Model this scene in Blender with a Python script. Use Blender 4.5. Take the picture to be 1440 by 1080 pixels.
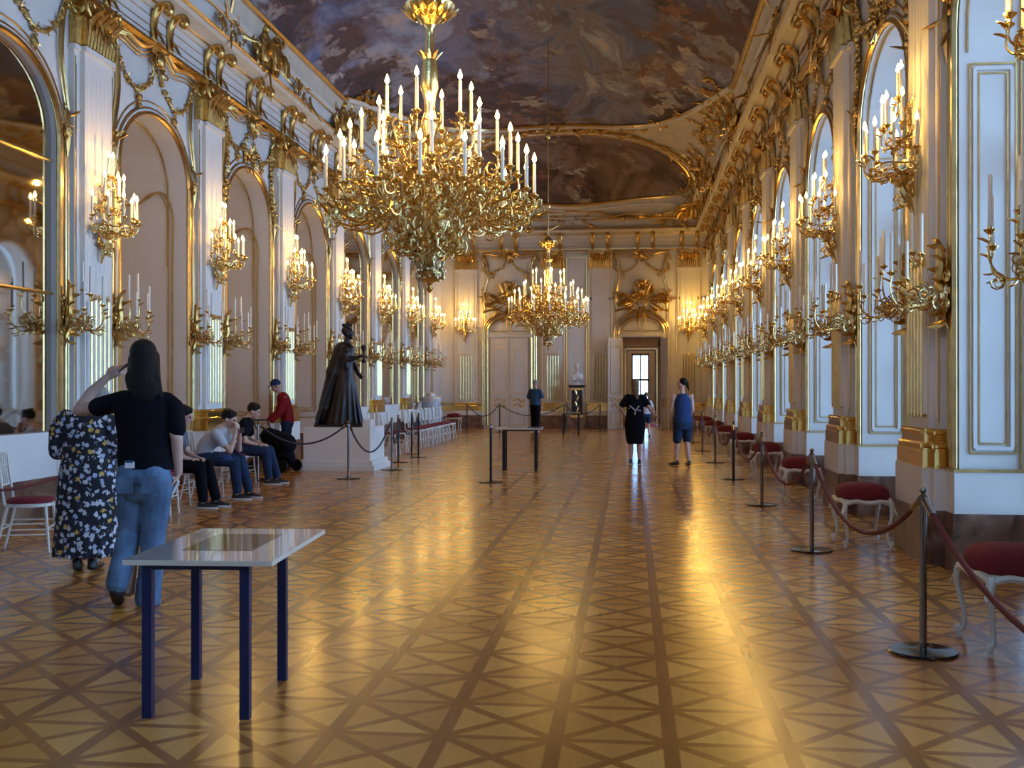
import bpy, bmesh, math, random
from mathutils import Vector, Matrix, Euler
PI = math.pi
sc = bpy.context.scene
for o in list(bpy.data.objects): bpy.data.objects.remove(o)
COL = sc.collection
# ---------------------------------------------------------------- camera
cam_d = bpy.data.cameras.new('camera'); cam = bpy.data.objects.new('camera', cam_d); COL.objects.link(cam)
cam_d.sensor_width = 36; cam_d.lens = 36*1537/1440; cam_d.clip_end = 300
cam.location = (0, 0, 1.55); cam.rotation_euler = (PI/2+.0012, 0, .1079)
sc.camera = cam
# ---------------------------------------------------------------- sky and exposure
W = bpy.data.worlds.new('sky'); sc.world = W; W.use_nodes = True
wb = W.node_tree.nodes['Background']; wb.inputs[0].default_value = (.28, .55, 1.0, 1); wb.inputs[1].default_value = 19.0
vs = sc.view_settings; vs.view_transform = 'Standard'; vs.look = 'None'; vs.gamma = 1; vs.exposure = -0.68; vs.use_curve_mapping = False
sc.cycles.sample_clamp_indirect = 5; sc.cycles.caustics_reflective = False; sc.cycles.caustics_refractive = False
SCONCE_W, CHAND_W = 46, 115
# hall measures (metres, camera at the origin looking down +Y)
XL, XR, XC = -6.85, 2.75, -2.05
D = 39.3; YB = -4.0
PL = [13.24+3.88*k for k in range(7)]           # left pier centres
PR = [10.35+3.87*k for k in range(-1, 8)]       # right pier centres
HP = .8                                          # half pier
# ---------------------------------------------------------------- materials
def sock(n, k, v):
    if k in n.inputs: n.inputs[k].default_value = v
def mat(name, c, rough=.5, metal=0., bump=0., bscale=30., var=0., vscale=4., coat=0., emis=None, es=0., spec=None):
    m = bpy.data.materials.new(name); m.use_nodes = True; nt = m.node_tree; b = nt.nodes['Principled BSDF']
    sock(b, 'Base Color', (*c, 1)); sock(b, 'Roughness', rough); sock(b, 'Metallic', metal); sock(b, 'Coat Weight', coat)
    if spec is not None: sock(b, 'Specular IOR Level', spec)
    if emis: sock(b, 'Emission Color', (*emis, 1)); sock(b, 'Emission Strength', es)
    tc = nt.nodes.new('ShaderNodeTexCoord')
    if var:
        n = nt.nodes.new('ShaderNodeTexNoise'); n.inputs['Scale'].default_value = vscale; n.inputs['Detail'].default_value = 4
        nt.links.new(tc.outputs['Object'], n.inputs['Vector'])
        r = nt.nodes.new('ShaderNodeValToRGB'); r.color_ramp.elements[0].position = .3; r.color_ramp.elements[1].position = .7
        r.color_ramp.elements[0].color = (*[max(0, x*(1-var)) for x in c], 1); r.color_ramp.elements[1].color = (*[min(1, x*(1+var*.5)) for x in c], 1)
        nt.links.new(n.outputs['Fac'], r.inputs['Fac']); nt.links.new(r.outputs['Color'], b.inputs['Base Color'])
    if bump:
        n2 = nt.nodes.new('ShaderNodeTexNoise'); n2.inputs['Scale'].default_value = bscale; n2.inputs['Detail'].default_value = 3
        nt.links.new(tc.outputs['Object'], n2.inputs['Vector'])
        bp = nt.nodes.new('ShaderNodeBump'); bp.inputs['Strength'].default_value = bump; bp.inputs['Distance'].default_value = .02
        nt.links.new(n2.outputs['Fac'], bp.inputs['Height']); nt.links.new(bp.outputs['Normal'], b.inputs['Normal'])
    return m
M = {}
M['white'] = mat('white_plaster', (.78, .73, .65), .55, var=.05, vscale=1.5)
M['whitegloss'] = mat('white_lacquer', (.80, .76, .70), .32, var=.04, vscale=2)
M['cream'] = mat('cream_plaster', (.72, .64, .50), .5, var=.12, vscale=3)
M['gold'] = mat('gilding', (.72, .45, .14), .30, 1., bump=.25, bscale=45, var=.35, vscale=14)
M['goldline'] = mat('gilded_moulding', (.80, .55, .22), .28, 1., var=.2, vscale=9)
M['goldbase'] = mat('polished_gilding', (.90, .60, .20), .20, 1., var=.12, vscale=6)
M['ormolu'] = mat('gilt_bronze', (.92, .63, .25), .24, 1., bump=.12, bscale=70, var=.3, vscale=22)
M['bronze'] = mat('dark_gilt_bronze', (.50, .33, .15), .28, 1., bump=.15, bscale=70, var=.35, vscale=22)
M['mirror'] = mat('silvered_mirror_glass', (.62, .56, .50), .04, 1.)
M['candle'] = mat('candle_wax', (.86, .80, .66), .5)
M['flame'] = mat('lit_candle_flame', (1, .8, .5), .5, emis=(1., .66, .26), es=26)
M['red'] = mat('crimson_velvet', (.17, .006, .014), .85, bump=.1, bscale=200, var=.25, vscale=12)
M['rope'] = mat('dark_red_rope', (.13, .016, .016), .8, bump=.4, bscale=150)
M['roped'] = mat('dark_rope', (.035, .035, .045), .7, bump=.4, bscale=150)
M['steel'] = mat('brushed_steel', (.24, .21, .19), .2, 1.)
M['steeldark'] = mat('dark_polished_steel', (.06, .055, .055), .12, .9)
M['blackmetal'] = mat('black_metal', (.02, .02, .024), .35, .6)
M['navy'] = mat('navy_metal', (.006, .016, .07), .38, .2)
M['tabletop'] = mat('pale_glossy_laminate', (.70, .66, .62), .07, coat=1.)
M['print'] = mat('printed_panel', (.06, .055, .05), .07, var=.8, vscale=9, spec=.5)
M['ply'] = mat('pale_edge', (.62, .50, .38), .4)
M['chairwhite'] = mat('ivory_painted_wood', (.70, .66, .56), .35, var=.08, vscale=8)
M['skin'] = mat('skin', (.55, .33, .25), .5, var=.1, vscale=8)
M['hairdark'] = mat('dark_hair', (.012, .009, .008), .5, bump=.7, bscale=90, spec=.12)
M['hairbrown'] = mat('brown_hair', (.17, .10, .055), .5, bump=.7, bscale=90, spec=.12)
M['hairgrey'] = mat('grey_hair', (.30, .27, .25), .6, bump=.7, bscale=90, spec=.12)
M['blackcloth'] = mat('black_cloth', (.004, .004, .007), .85, bump=.35, bscale=16, spec=.12)
M['navycloth'] = mat('navy_cloth', (.022, .045, .12), .85, bump=.35, bscale=16, spec=.12)
M['bluecloth'] = mat('blue_cloth', (.03, .075, .15), .85, bump=.35, bscale=16, spec=.12)
M['denim'] = mat('washed_denim', (.11, .17, .26), .85, bump=.5, bscale=14, var=.45, vscale=6, spec=.12)
M['darkdenim'] = mat('dark_denim', (.02, .035, .075), .85, bump=.5, bscale=14, var=.3, vscale=6, spec=.12)
M['redcloth'] = mat('red_cloth', (.25, .015, .02), .85, bump=.3, bscale=16, spec=.12)
M['whitecloth'] = mat('white_cloth', (.48, .48, .50), .8, bump=.3, bscale=18, spec=.12)
M['shoe'] = mat('black_leather', (.015, .013, .014), .4)
M['sole'] = mat('pale_rubber', (.55, .5, .45), .6)
M['statue'] = mat('dark_bronze_patina', (.018, .014, .016), .38, .3, bump=.6, bscale=9, var=.4, vscale=7)
M['marblewhite'] = mat('white_marble', (.80, .79, .78), .35, var=.06, vscale=6)
M['marbledark'] = mat('dark_marble', (.03, .02, .02), .15, var=.8, vscale=9)
M['stove'] = mat('pale_blue_ceramic', (.52, .58, .66), .25, var=.25, vscale=6)
M['door'] = mat('white_door_paint', (.66, .64, .60), .4, var=.04)
M['carpet'] = mat('red_carpet', (.30, .012, .02), .95, bump=.2, bscale=200)
M['damask'] = mat('dark_red_damask', (.13, .035, .02), .8, var=.5, vscale=7)
M['umber'] = mat('umber_panelling', (.30, .17, .08), .5, var=.2, vscale=5)
M['greycloth'] = mat('grey_cloth', (.16, .16, .18), .85, bump=.3, bscale=18, spec=.12)
M['paper'] = mat('white_card', (.8, .8, .8), .4)
M['screen'] = mat('dark_phone_glass', (.03, .03, .035), .1)

def nodes(m): nt = m.node_tree; return nt, nt.nodes['Principled BSDF']
# fluted glassy window
def glass_mat():
    m = bpy.data.materials.new('window_glass'); m.use_nodes = True; nt = m.node_tree; nt.nodes.clear()
    o = nt.nodes.new('ShaderNodeOutputMaterial'); t = nt.nodes.new('ShaderNodeBsdfTransparent'); g = nt.nodes.new('ShaderNodeBsdfGlossy')
    g.inputs['Roughness'].default_value = .02; t.inputs[0].default_value = (.95, .97, .98, 1)
    fr = nt.nodes.new('ShaderNodeFresnel'); fr.inputs[0].default_value = 1.45; mx = nt.nodes.new('ShaderNodeMixShader')
    nt.links.new(fr.outputs[0], mx.inputs[0]); nt.links.new(t.outputs[0], mx.inputs[1]); nt.links.new(g.outputs[0], mx.inputs[2]); nt.links.new(mx.outputs[0], o.inputs[0])
    return m
M['glass'] = glass_mat()
# red-brown marble of the skirting
def marble_mat():
    m = mat('red_brown_marble', (.2, .1, .06), .32); nt, b = nodes(m)
    tc = nt.nodes.new('ShaderNodeTexCoord'); n = nt.nodes.new('ShaderNodeTexNoise'); n.inputs['Scale'].default_value = 2.2; n.inputs['Detail'].default_value = 9; n.inputs['Distortion'].default_value = 1.6
    r = nt.nodes.new('ShaderNodeValToRGB'); e = r.color_ramp.elements
    e[0].position = .34; e[0].color = (.045, .018, .012, 1); e[1].position = .72; e[1].color = (.34, .22, .15, 1)
    x = e.new(.46); x.color = (.17, .085, .05, 1); x = e.new(.58); x.color = (.22, .12, .075, 1)
    nt.links.new(tc.outputs['Object'], n.inputs['Vector']); nt.links.new(n.outputs['Fac'], r.inputs[0]); nt.links.new(r.outputs[0], b.inputs['Base Color'])
    return m
M['marble'] = marble_mat()
# star parquet: squares of .5 m with diagonals
def parquet_mat():
    m = mat('star_parquet', (.4, .25, .1), .2); nt, b = nodes(m); L = nt.links
    def nd(t, **k):
        n = nt.nodes.new(t)
        for a, v in k.items(): setattr(n, a, v)
        return n
    def math_(op, a, b_=None, c=None):
        n = nd('ShaderNodeMath', operation=op)
        for i, v in enumerate((a, b_, c)):
            if v is None: continue
            if isinstance(v, (int, float)): n.inputs[i].default_value = v
            else: L.new(v, n.inputs[i])
        return n.outputs[0]
    tc = nd('ShaderNodeTexCoord'); sp = nd('ShaderNodeSeparateXYZ'); L.new(tc.outputs['Object'], sp.inputs[0])
    u = math_('DIVIDE', math_('ADD', sp.outputs[0], .787+50), .4996); v = math_('DIVIDE', math_('ADD', sp.outputs[1], -4.814+50), .4996)
    fu = math_('FRACT', u); fv = math_('FRACT', v)
    du = math_('MINIMUM', fu, math_('SUBTRACT', 1., fu)); dv = math_('MINIMUM', fv, math_('SUBTRACT', 1., fv))
    d1 = math_('MULTIPLY', math_('ABSOLUTE', math_('SUBTRACT', fu, fv)), .7071)
    d2 = math_('MULTIPLY', math_('ABSOLUTE', math_('SUBTRACT', math_('ADD', fu, fv), 1.)), .7071)
    def band(d, hw, soft=.008): 
        mr = nd('ShaderNodeMapRange'); mr.inputs[1].default_value = hw-soft; mr.inputs[2].default_value = hw+soft; mr.inputs[3].default_value = 1; mr.inputs[4].default_value = 0
        L.new(d, mr.inputs[0]); return mr.outputs[0]
    bl = band(du, .068); bt = band(dv, .05); bd = math_('MAXIMUM', band(d1, .052), band(d2, .052))
    # wood colour for each triangle
    cell = nd('ShaderNodeCombineXYZ'); L.new(math_('FLOOR', u), cell.inputs[0]); L.new(math_('FLOOR', v), cell.inputs[1])
    q = math_('ADD', math_('MULTIPLY', math_('GREATER_THAN', fu, fv), 1.), math_('MULTIPLY', math_('GREATER_THAN', math_('ADD', fu, fv), 1.), 2.)); L.new(q, cell.inputs[2])
    wn = nd('ShaderNodeTexWhiteNoise', noise_dimensions='3D'); L.new(cell.outputs[0], wn.inputs[0])
    cr = nd('ShaderNodeValToRGB'); cr.color_ramp.elements[0].color = (.48, .19, .036, 1); cr.color_ramp.elements[1].color = (.66, .30, .062, 1); L.new(wn.outputs[0], cr.inputs[0])
    gr = nd('ShaderNodeTexNoise'); gr.inputs['Scale'].default_value = 4; gr.inputs['Detail'].default_value = 6
    mp = nd('ShaderNodeMapping'); mp.inputs['Scale'].default_value = (8, 1.2, 1); L.new(tc.outputs['Object'], mp.inputs[0]); L.new(mp.outputs[0], gr.inputs[0])
    g2 = nd('ShaderNodeMapRange'); g2.inputs[3].default_value = .8; g2.inputs[4].default_value = 1.15; L.new(gr.outputs['Fac'], g2.inputs[0])
    mixa = nd('ShaderNodeMix', data_type='RGBA'); mixa.inputs[7].default_value = (.31, .108, .02, 1); L.new(cr.outputs[0], mixa.inputs[6]); L.new(math_('MAXIMUM', bt, bd), mixa.inputs[0])
    mixb = nd('ShaderNodeMix', data_type='RGBA'); mixb.inputs[7].default_value = (.27, .092, .018, 1); L.new(mixa.outputs[2], mixb.inputs[6]); L.new(bl, mixb.inputs[0])
    vm = nd('ShaderNodeVectorMath', operation='SCALE'); L.new(mixb.outputs[2], vm.inputs[0]); L.new(g2.outputs[0], vm.inputs[3])
    L.new(vm.outputs[0], b.inputs['Base Color'])
    # worn polish
    pn = nd('ShaderNodeTexNoise'); pn.inputs['Scale'].default_value = 1.3; pn.inputs['Detail'].default_value = 5; L.new(tc.outputs['Object'], pn.inputs[0])
    pr = nd('ShaderNodeMapRange'); pr.inputs[3].default_value = .13; pr.inputs[4].default_value = .29; L.new(pn.outputs['Fac'], pr.inputs[0]); L.new(pr.outputs[0], b.inputs['Roughness'])
    hn = nd('ShaderNodeTexNoise'); hn.inputs['Scale'].default_value = 7; hn.inputs['Detail'].default_value = 3; L.new(tc.outputs['Object'], hn.inputs[0])
    hh = math_('ADD', math_('MULTIPLY', hn.outputs['Fac'], .5), math_('MULTIPLY', wn.outputs[0], .12))
    bp = nd('ShaderNodeBump'); bp.inputs['Strength'].default_value = .06; bp.inputs['Distance'].default_value = .02; L.new(hh, bp.inputs['Height']); L.new(bp.outputs[0], b.inputs['Normal'])
    sock(b, 'Specular IOR Level', .5)
    return m
M['parquet'] = parquet_mat()
# painted ceiling
def fresco_mat(name, seed, cols, rim):
    m = mat(name, (.2, .15, .12), .75); nt, b = nodes(m); L = nt.links
    def nd(t, **k):
        n = nt.nodes.new(t)
        for q, v in k.items():
            if q in n.inputs: n.inputs[q].default_value = v
        return n
    tc = nd('ShaderNodeTexCoord')
    def noise(scale, det, dist, rot, sc_, loc=0, rough=.55):
        mp = nd('ShaderNodeMapping', Location=(seed+loc, seed*2, 0), Rotation=(0, 0, rot), Scale=sc_); L.new(tc.outputs['Object'], mp.inputs[0])
        n = nd('ShaderNodeTexNoise', Scale=scale, Detail=det, Distortion=dist, Roughness=rough); L.new(mp.outputs[0], n.inputs['Vector']); return n
    def ramp(fac, cs, const=False):
        r = nt.nodes.new('ShaderNodeValToRGB'); e = r.color_ramp.elements
        while len(e) > 1: e.remove(e[-1])
        e[0].position = cs[0][0]; e[0].color = (*cs[0][1], 1)
        for p, c in cs[1:]: x = e.new(p); x.color = (*c, 1)
        if const: r.color_ramp.interpolation = 'CONSTANT'
        L.new(fac, r.inputs[0]); return r
    sky = ramp(noise(.75, 8, 1.0, .5, (.8, .34, .8), 0, .62).outputs['Fac'], cols)
    # the crowd of painted figures: angular patches, denser round the rim of the picture
    nw = noise(1.6, 5, .4, -.5, (1.3, .8, 1.3), 5); dv = nt.nodes.new('ShaderNodeVectorMath'); dv.operation = 'SCALE'; dv.inputs[3].default_value = 2.8; L.new(nw.outputs['Color'], dv.inputs[0])
    ad = nt.nodes.new('ShaderNodeVectorMath'); mp = nd('ShaderNodeMapping', Rotation=(0, 0, -.6), Scale=(1.5, .75, 1.3)); L.new(tc.outputs['Object'], mp.inputs[0]); L.new(mp.outputs[0], ad.inputs[0]); L.new(dv.outputs[0], ad.inputs[1])
    vo = nt.nodes.new('ShaderNodeTexVoronoi'); vo.feature = 'SMOOTH_F1'; vo.inputs['Scale'].default_value = 1.25; vo.inputs['Smoothness'].default_value = .35; L.new(ad.outputs[0], vo.inputs['Vector']); sp = nt.nodes.new('ShaderNodeSeparateColor'); L.new(vo.outputs['Color'], sp.inputs[0])
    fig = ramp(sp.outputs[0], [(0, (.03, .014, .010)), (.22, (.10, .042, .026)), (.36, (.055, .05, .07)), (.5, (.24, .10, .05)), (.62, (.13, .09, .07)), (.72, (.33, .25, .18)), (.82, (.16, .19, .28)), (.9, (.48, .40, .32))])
    br = noise(4.5, 5, .8, -.5, (1.6, .6, 1)); bm_ = nd('ShaderNodeMapRange'); bm_.inputs[3].default_value = .15; bm_.inputs[4].default_value = 1.9; L.new(br.outputs['Fac'], bm_.inputs[0])
    fs = nt.nodes.new('ShaderNodeVectorMath'); fs.operation = 'SCALE'; L.new(fig.outputs[0], fs.inputs[0]); L.new(bm_.outputs[0], fs.inputs[3])
    mk = noise(.55, 4, .7, .2, (.9, .5, .9), 9); sx = nt.nodes.new('ShaderNodeSeparateXYZ'); L.new(tc.outputs['Object'], sx.inputs[0])
    def mt(op, x, y, z=None):
        n = nt.nodes.new('ShaderNodeMath'); n.operation = op
        for i, v in enumerate((x, y, z)):
            if v is None: continue
            if isinstance(v, (int, float)): n.inputs[i].default_value = v
            else: L.new(v, n.inputs[i])
        return n.outputs[0]
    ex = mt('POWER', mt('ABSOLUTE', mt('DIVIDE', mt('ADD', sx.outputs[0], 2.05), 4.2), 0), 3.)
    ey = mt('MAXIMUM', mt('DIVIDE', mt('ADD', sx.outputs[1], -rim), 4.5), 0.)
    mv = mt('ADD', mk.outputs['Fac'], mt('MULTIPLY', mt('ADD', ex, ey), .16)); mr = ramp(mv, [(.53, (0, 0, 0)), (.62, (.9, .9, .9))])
    mx = nt.nodes.new('ShaderNodeMix'); mx.data_type = 'RGBA'; L.new(mr.outputs[0], mx.inputs[0]); L.new(sky.outputs[0], mx.inputs[6]); L.new(fs.outputs[0], mx.inputs[7])
    L.new(mx.outputs[2], b.inputs['Base Color'])
    return m
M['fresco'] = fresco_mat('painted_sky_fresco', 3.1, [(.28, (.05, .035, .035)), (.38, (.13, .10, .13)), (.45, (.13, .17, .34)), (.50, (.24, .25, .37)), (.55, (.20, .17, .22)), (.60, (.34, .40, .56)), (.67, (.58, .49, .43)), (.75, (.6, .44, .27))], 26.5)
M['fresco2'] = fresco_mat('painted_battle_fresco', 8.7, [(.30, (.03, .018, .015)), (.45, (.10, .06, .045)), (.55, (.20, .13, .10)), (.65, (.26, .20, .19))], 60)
# flowered dress
def dress_mat():
    m = mat('flowered_black_cloth', (.01, .01, .015), .85); nt, b = nodes(m); L = nt.links
    tc = nt.nodes.new('ShaderNodeTexCoord'); v = nt.nodes.new('ShaderNodeTexVoronoi'); v.inputs['Scale'].default_value = 21; L.new(tc.outputs['Object'], v.inputs['Vector'])
    n = nt.nodes.new('ShaderNodeTexNoise'); n.inputs['Scale'].default_value = 60; L.new(tc.outputs['Object'], n.inputs['Vector'])
    ad = nt.nodes.new('ShaderNodeMath'); ad.operation = 'MULTIPLY_ADD'; ad.inputs[1].default_value = .9; L.new(n.outputs['Fac'], ad.inputs[0]); L.new(v.outputs['Distance'], ad.inputs[2])
    r = nt.nodes.new('ShaderNodeValToRGB'); e = r.color_ramp.elements; e[0].position = .84; e[0].color = (1, 1, 1, 1); e[1].position = .90; e[1].color = (0, 0, 0, 1); L.new(ad.outputs[0], r.inputs[0])
    sx = nt.nodes.new('ShaderNodeSeparateColor'); L.new(v.outputs['Color'], sx.inputs[0])
    r2 = nt.nodes.new('ShaderNodeValToRGB'); r2.color_ramp.interpolation = 'CONSTANT'; f = r2.color_ramp.elements; f[0].color = (.55, .55, .60, 1); f[1].position = .5; f[1].color = (.38, .45, .62, 1)
    x = f.new(.68); x.color = (.60, .36, .07, 1); x = f.new(.8); x.color = (.60, .60, .62, 1); x = f.new(.9); x.color = (.02, .02, .04, 1); L.new(sx.outputs[0], r2.inputs[0])
    mx = nt.nodes.new('ShaderNodeMix'); mx.data_type = 'RGBA'; L.new(r.outputs[0], mx.inputs[0]); mx.inputs[6].default_value = (.008, .008, .014, 1); L.new(r2.outputs[0], mx.inputs[7]); L.new(mx.outputs[2], b.inputs['Base Color'])
    return m
M['dress'] = dress_mat()

# ---------------------------------------------------------------- mesh helpers
class MB:
    def __init__(s): s.v = []; s.f = []
    def add(s, vs_, fs):
        n = len(s.v); s.v.extend([tuple(p) for p in vs_]); s.f.extend([tuple(i+n for i in f) for f in fs]); return s
    def box(s, a, b):
        (x0, y0, z0), (x1, y1, z1) = a, b
        x0, x1 = sorted((x0, x1)); y0, y1 = sorted((y0, y1)); z0, z1 = sorted((z0, z1))
        return s.add([(x0,y0,z0),(x1,y0,z0),(x1,y1,z0),(x0,y1,z0),(x0,y0,z1),(x1,y0,z1),(x1,y1,z1),(x0,y1,z1)],
                     [(0,3,2,1),(4,5,6,7),(0,1,5,4),(1,2,6,5),(2,3,7,6),(3,0,4,7)])
    def prism(s, pts, z0, z1, sc_=1., c=(0, 0)):
        n = len(pts); vs_ = [(x, y, z0) for x, y in pts]+[(c[0]+(x-c[0])*sc_, c[1]+(y-c[1])*sc_, z1) for x, y in pts]
        return s.add(vs_, [tuple(range(n))[::-1], tuple(range(n, 2*n))]+[(i, (i+1) % n, n+(i+1) % n, n+i) for i in range(n)])
    def lathe(s, prof, n=16, c=(0, 0, 0), sx=1., sy=1.):
        vs_ = []; fs = []
        for r, z in prof:
            for i in range(n): a = 2*PI*i/n; vs_.append((c[0]+r*math.cos(a)*sx, c[1]+r*math.sin(a)*sy, c[2]+z))
        for j in range(len(prof)-1):
            for i in range(n): fs.append((j*n+i, j*n+(i+1) % n, (j+1)*n+(i+1) % n, (j+1)*n+i))
        fs.append(tuple(range(n))[::-1]); fs.append(tuple(range((len(prof)-1)*n, len(prof)*n)))
        return s.add(vs_, fs)
    def tube(s, pts, r, n=6, closed=False, cap=True, flat=1., up=None):
        P_ = [Vector(p) for p in pts]; m = len(P_); R = r if isinstance(r, (list, tuple)) else [r]*m
        vs_ = []; fs = []; prev = None
        for i, p in enumerate(P_):
            if closed: t = P_[(i+1) % m]-P_[(i-1) % m]
            else: t = P_[min(i+1, m-1)]-P_[max(i-1, 0)]
            if t.length < 1e-9: t = Vector((0, 0, 1))
            t.normalize()
            if up is not None: a = Vector(up)
            else: a = prev if prev is not None else (Vector((0, 0, 1)) if abs(t.z) < .9 else Vector((1, 0, 0)))
            a = a-t*a.dot(t)
            if a.length < 1e-6: a = t.orthogonal()
            a.normalize(); prev = a; b = t.cross(a)
            for k in range(n):
                an = 2*PI*(k+.5)/n; vs_.append(p+a*(R[i]*math.cos(an)*flat)+b*(R[i]*math.sin(an)))
        M_ = m if closed else m-1
        for i in range(M_):
            j = (i+1) % m
            for k in range(n): fs.append((i*n+k, i*n+(k+1) % n, j*n+(k+1) % n, j*n+k))
        if not closed and cap: fs.append(tuple(range(n))[::-1]); fs.append(tuple(range((m-1)*n, m*n)))
        return s.add(vs_, fs)
    def ball(s, c, r, n=8, m=5):
        rx, ry, rz = r if isinstance(r, (tuple, list)) else (r, r, r)
        vs_ = [(c[0], c[1], c[2]-rz)]; fs = []
        for j in range(1, m):
            a = -PI/2+PI*j/m
            for i in range(n): b = 2*PI*i/n; vs_.append((c[0]+rx*math.cos(a)*math.cos(b), c[1]+ry*math.cos(a)*math.sin(b), c[2]+rz*math.sin(a)))
        vs_.append((c[0], c[1], c[2]+rz)); e = len(vs_)-1
        for i in range(n):
            fs.append((0, 1+(i+1) % n, 1+i)); fs.append((e, 1+(m-2)*n+i, 1+(m-2)*n+(i+1) % n))
            for j in range(m-2): a = 1+j*n; fs.append((a+i, a+(i+1) % n, a+n+(i+1) % n, a+n+i))
        return s.add(vs_, fs)
    def leaf(s, p, d, nrm, L, w, curl=.3, seg=4):
        p = Vector(p); d = Vector(d).normalized(); nr = Vector(nrm); nr = (nr-d*nr.dot(d))
        nr = nr.normalized() if nr.length > 1e-6 else d.orthogonal().normalized(); b = d.cross(nr)
        vs_ = []; fs = []
        for i in range(seg+1):
            t = i/seg; ww = w*math.sin(PI*min(.97, .12+.85*t))**.8; off = p+d*(L*t)+nr*(curl*L*t*t)
            vs_ += [off-b*ww*.5, off+nr*(w*.22*math.sin(PI*t)+.004), off+b*ww*.5, off-nr*.01]
        for i in range(seg):
            for k in range(4): fs.append((i*4+k, i*4+(k+1) % 4, (i+1)*4+(k+1) % 4, (i+1)*4+k))
        fs.append((3, 2, 1, 0)); e = seg*4; fs.append((e, e+1, e+2, e+3))
        return s.add(vs_, fs)
    def sweep(s, prof, path_dir, t0, t1, org=(0, 0, 0), closed=True):   # prof in (d, z); path along x
        n = len(prof); vs_ = [(t0, d, z) for d, z in prof]+[(t1, d, z) for d, z in prof]
        return s.add(vs_, [(i, (i+1) % n, n+(i+1) % n, n+i) for i in range(n)]+[tuple(range(n))[::-1], tuple(range(n, 2*n))])
    def xf(s, mtx, i0=0):
        s.v = s.v[:i0]+[tuple(mtx @ Vector(p)) for p in s.v[i0:]]; return s
    def mesh(s, name, m, smooth=True, ang=40):
        me = bpy.data.meshes.new(name); me.from_pydata(s.v, [], s.f); me.materials.append(m)
        bm = bmesh.new(); bm.from_mesh(me); bmesh.ops.recalc_face_normals(bm, faces=bm.faces); bm.to_mesh(me); bm.free()
        if smooth:
            me.polygons.foreach_set('use_smooth', [True]*len(me.polygons)); me.set_sharp_from_angle(angle=math.radians(ang))
        return me
    def build(s, name, m, parent=None, smooth=True, ang=40, loc=None, rz=None):
        o = bpy.data.objects.new(name, s.mesh(name, m, smooth, ang)); COL.objects.link(o)
        if parent is not None: o.parent = parent
        if loc is not None: o.location = loc
        if rz is not None: o.rotation_euler = (0, 0, rz)
        return o
def empty(name, loc=(0, 0, 0), rz=0.):
    o = bpy.data.objects.new(name, None); COL.objects.link(o); o.location = loc; o.rotation_euler = (0, 0, rz); o.empty_display_size = .1; return o
def tag(o, label, cat, group=None):
    o['label'] = label; o['category'] = cat
    if group: o['group'] = group
    return o
def struct(o): o['kind'] = 'structure'; return o
KIDS = {}
def tree(o, parent=None):
    c = o.copy(); COL.objects.link(c)
    if parent is not None: c.parent = parent
    for ch in o.children: tree(ch, c)
    return c
def place(proto, loc, rz, label, cat, group, used=set(), scale=None):
    if proto.name in used: o = tree(proto)
    else: o = proto; used.add(proto.name)
    o.location = loc; o.rotation_euler = (0, 0, rz)
    if scale: o.scale = scale
    return tag(o, label, cat, group)
# ornament vocabulary, local x along the wall, y out, z up
def spiral(c, r0, turns, a0=0., d=1, k=14, y=0., u=(1, 0, 0), w=(0, 0, 1), yo=0.):
    U = Vector(u); Wv = Vector(w); N = U.cross(Wv); out = []
    for i in range(k+1):
        t = i/k; r = r0*(1-t)**.8*.9+r0*.1; a = a0+d*turns*2*PI*t; out.append(Vector(c)+U*(r*math.cos(a))+Wv*(r*math.sin(a))+N*(yo*t))
    return out
def bez(p, n=10):
    P_ = [Vector(q) for q in p]; out = []
    for i in range(n+1):
        t = i/n; a = P_
        while len(a) > 1: a = [a[j].lerp(a[j+1], t) for j in range(len(a)-1)]
        out.append(a[0])
    return out
def cr(p, n=5):                                  # smooth curve through points
    P_ = [Vector(q) for q in p]; P_ = [P_[0]*2-P_[1]]+P_+[P_[-1]*2-P_[-2]]; out = []
    for i in range(1, len(P_)-2):
        for j in range(n):
            t = j/n; a, b, c, d = P_[i-1:i+3]
            out.append(.5*((2*b)+(c-a)*t+(2*a-5*b+4*c-d)*t*t+(3*b-a-3*c+d)*t**3))
    out.append(P_[-2]); return out
def rocaille(mb, cx, cz, w, h, seed, ns=10, nl=8, y=.02, r=.016):
    rd = random.Random(seed)
    for i in range(ns):
        x = cx+rd.uniform(-.5, .5)*w; z = cz+rd.uniform(-.5, .5)*h; R = rd.uniform(.3, .62)*min(w, h)*.55
        pts = spiral((x, y+rd.uniform(0, .05), z), R, rd.uniform(.8, 1.4), rd.uniform(0, 6.28), rd.choice((-1, 1)), 11)
        mb.tube(pts, [r*rd.uniform(.8, 1.3)*(1-.55*j/11) for j in range(12)], 5)
    for i in range(nl):
        a = rd.uniform(0, 2*PI); p = (cx+math.cos(a)*w*.28, y+rd.uniform(.0, .05), cz+math.sin(a)*h*.28)
        mb.leaf(p, (math.cos(a), rd.uniform(0, .4), math.sin(a)), (0, 1, 0), rd.uniform(.25, .45)*max(w, h), rd.uniform(.10, .2)*min(w, h)+.01, rd.uniform(-.2, .5))
def garland(mb, pts, r, seed, step=.05, y=.03):
    rd = random.Random(seed); P_ = cr(pts, 8); L = 0
    for a, b in zip(P_, P_[1:]):
        L += (b-a).length
        while L > step:
            L -= step; c = a.lerp(b, .5)
            mb.ball((c.x+rd.uniform(-.4, .4)*r, c.y+y+rd.uniform(0, .5)*r, c.z+rd.uniform(-.4, .4)*r), rd.uniform(.5, .95)*r, 6, 4)
            if rd.random() < .7:
                t = rd.uniform(0, 6.28); mb.leaf(c+Vector((0, y, 0)), (math.cos(t), .3, math.sin(t)), (0, 1, 0), r*2.1, r*.9, .2, 3)
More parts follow.
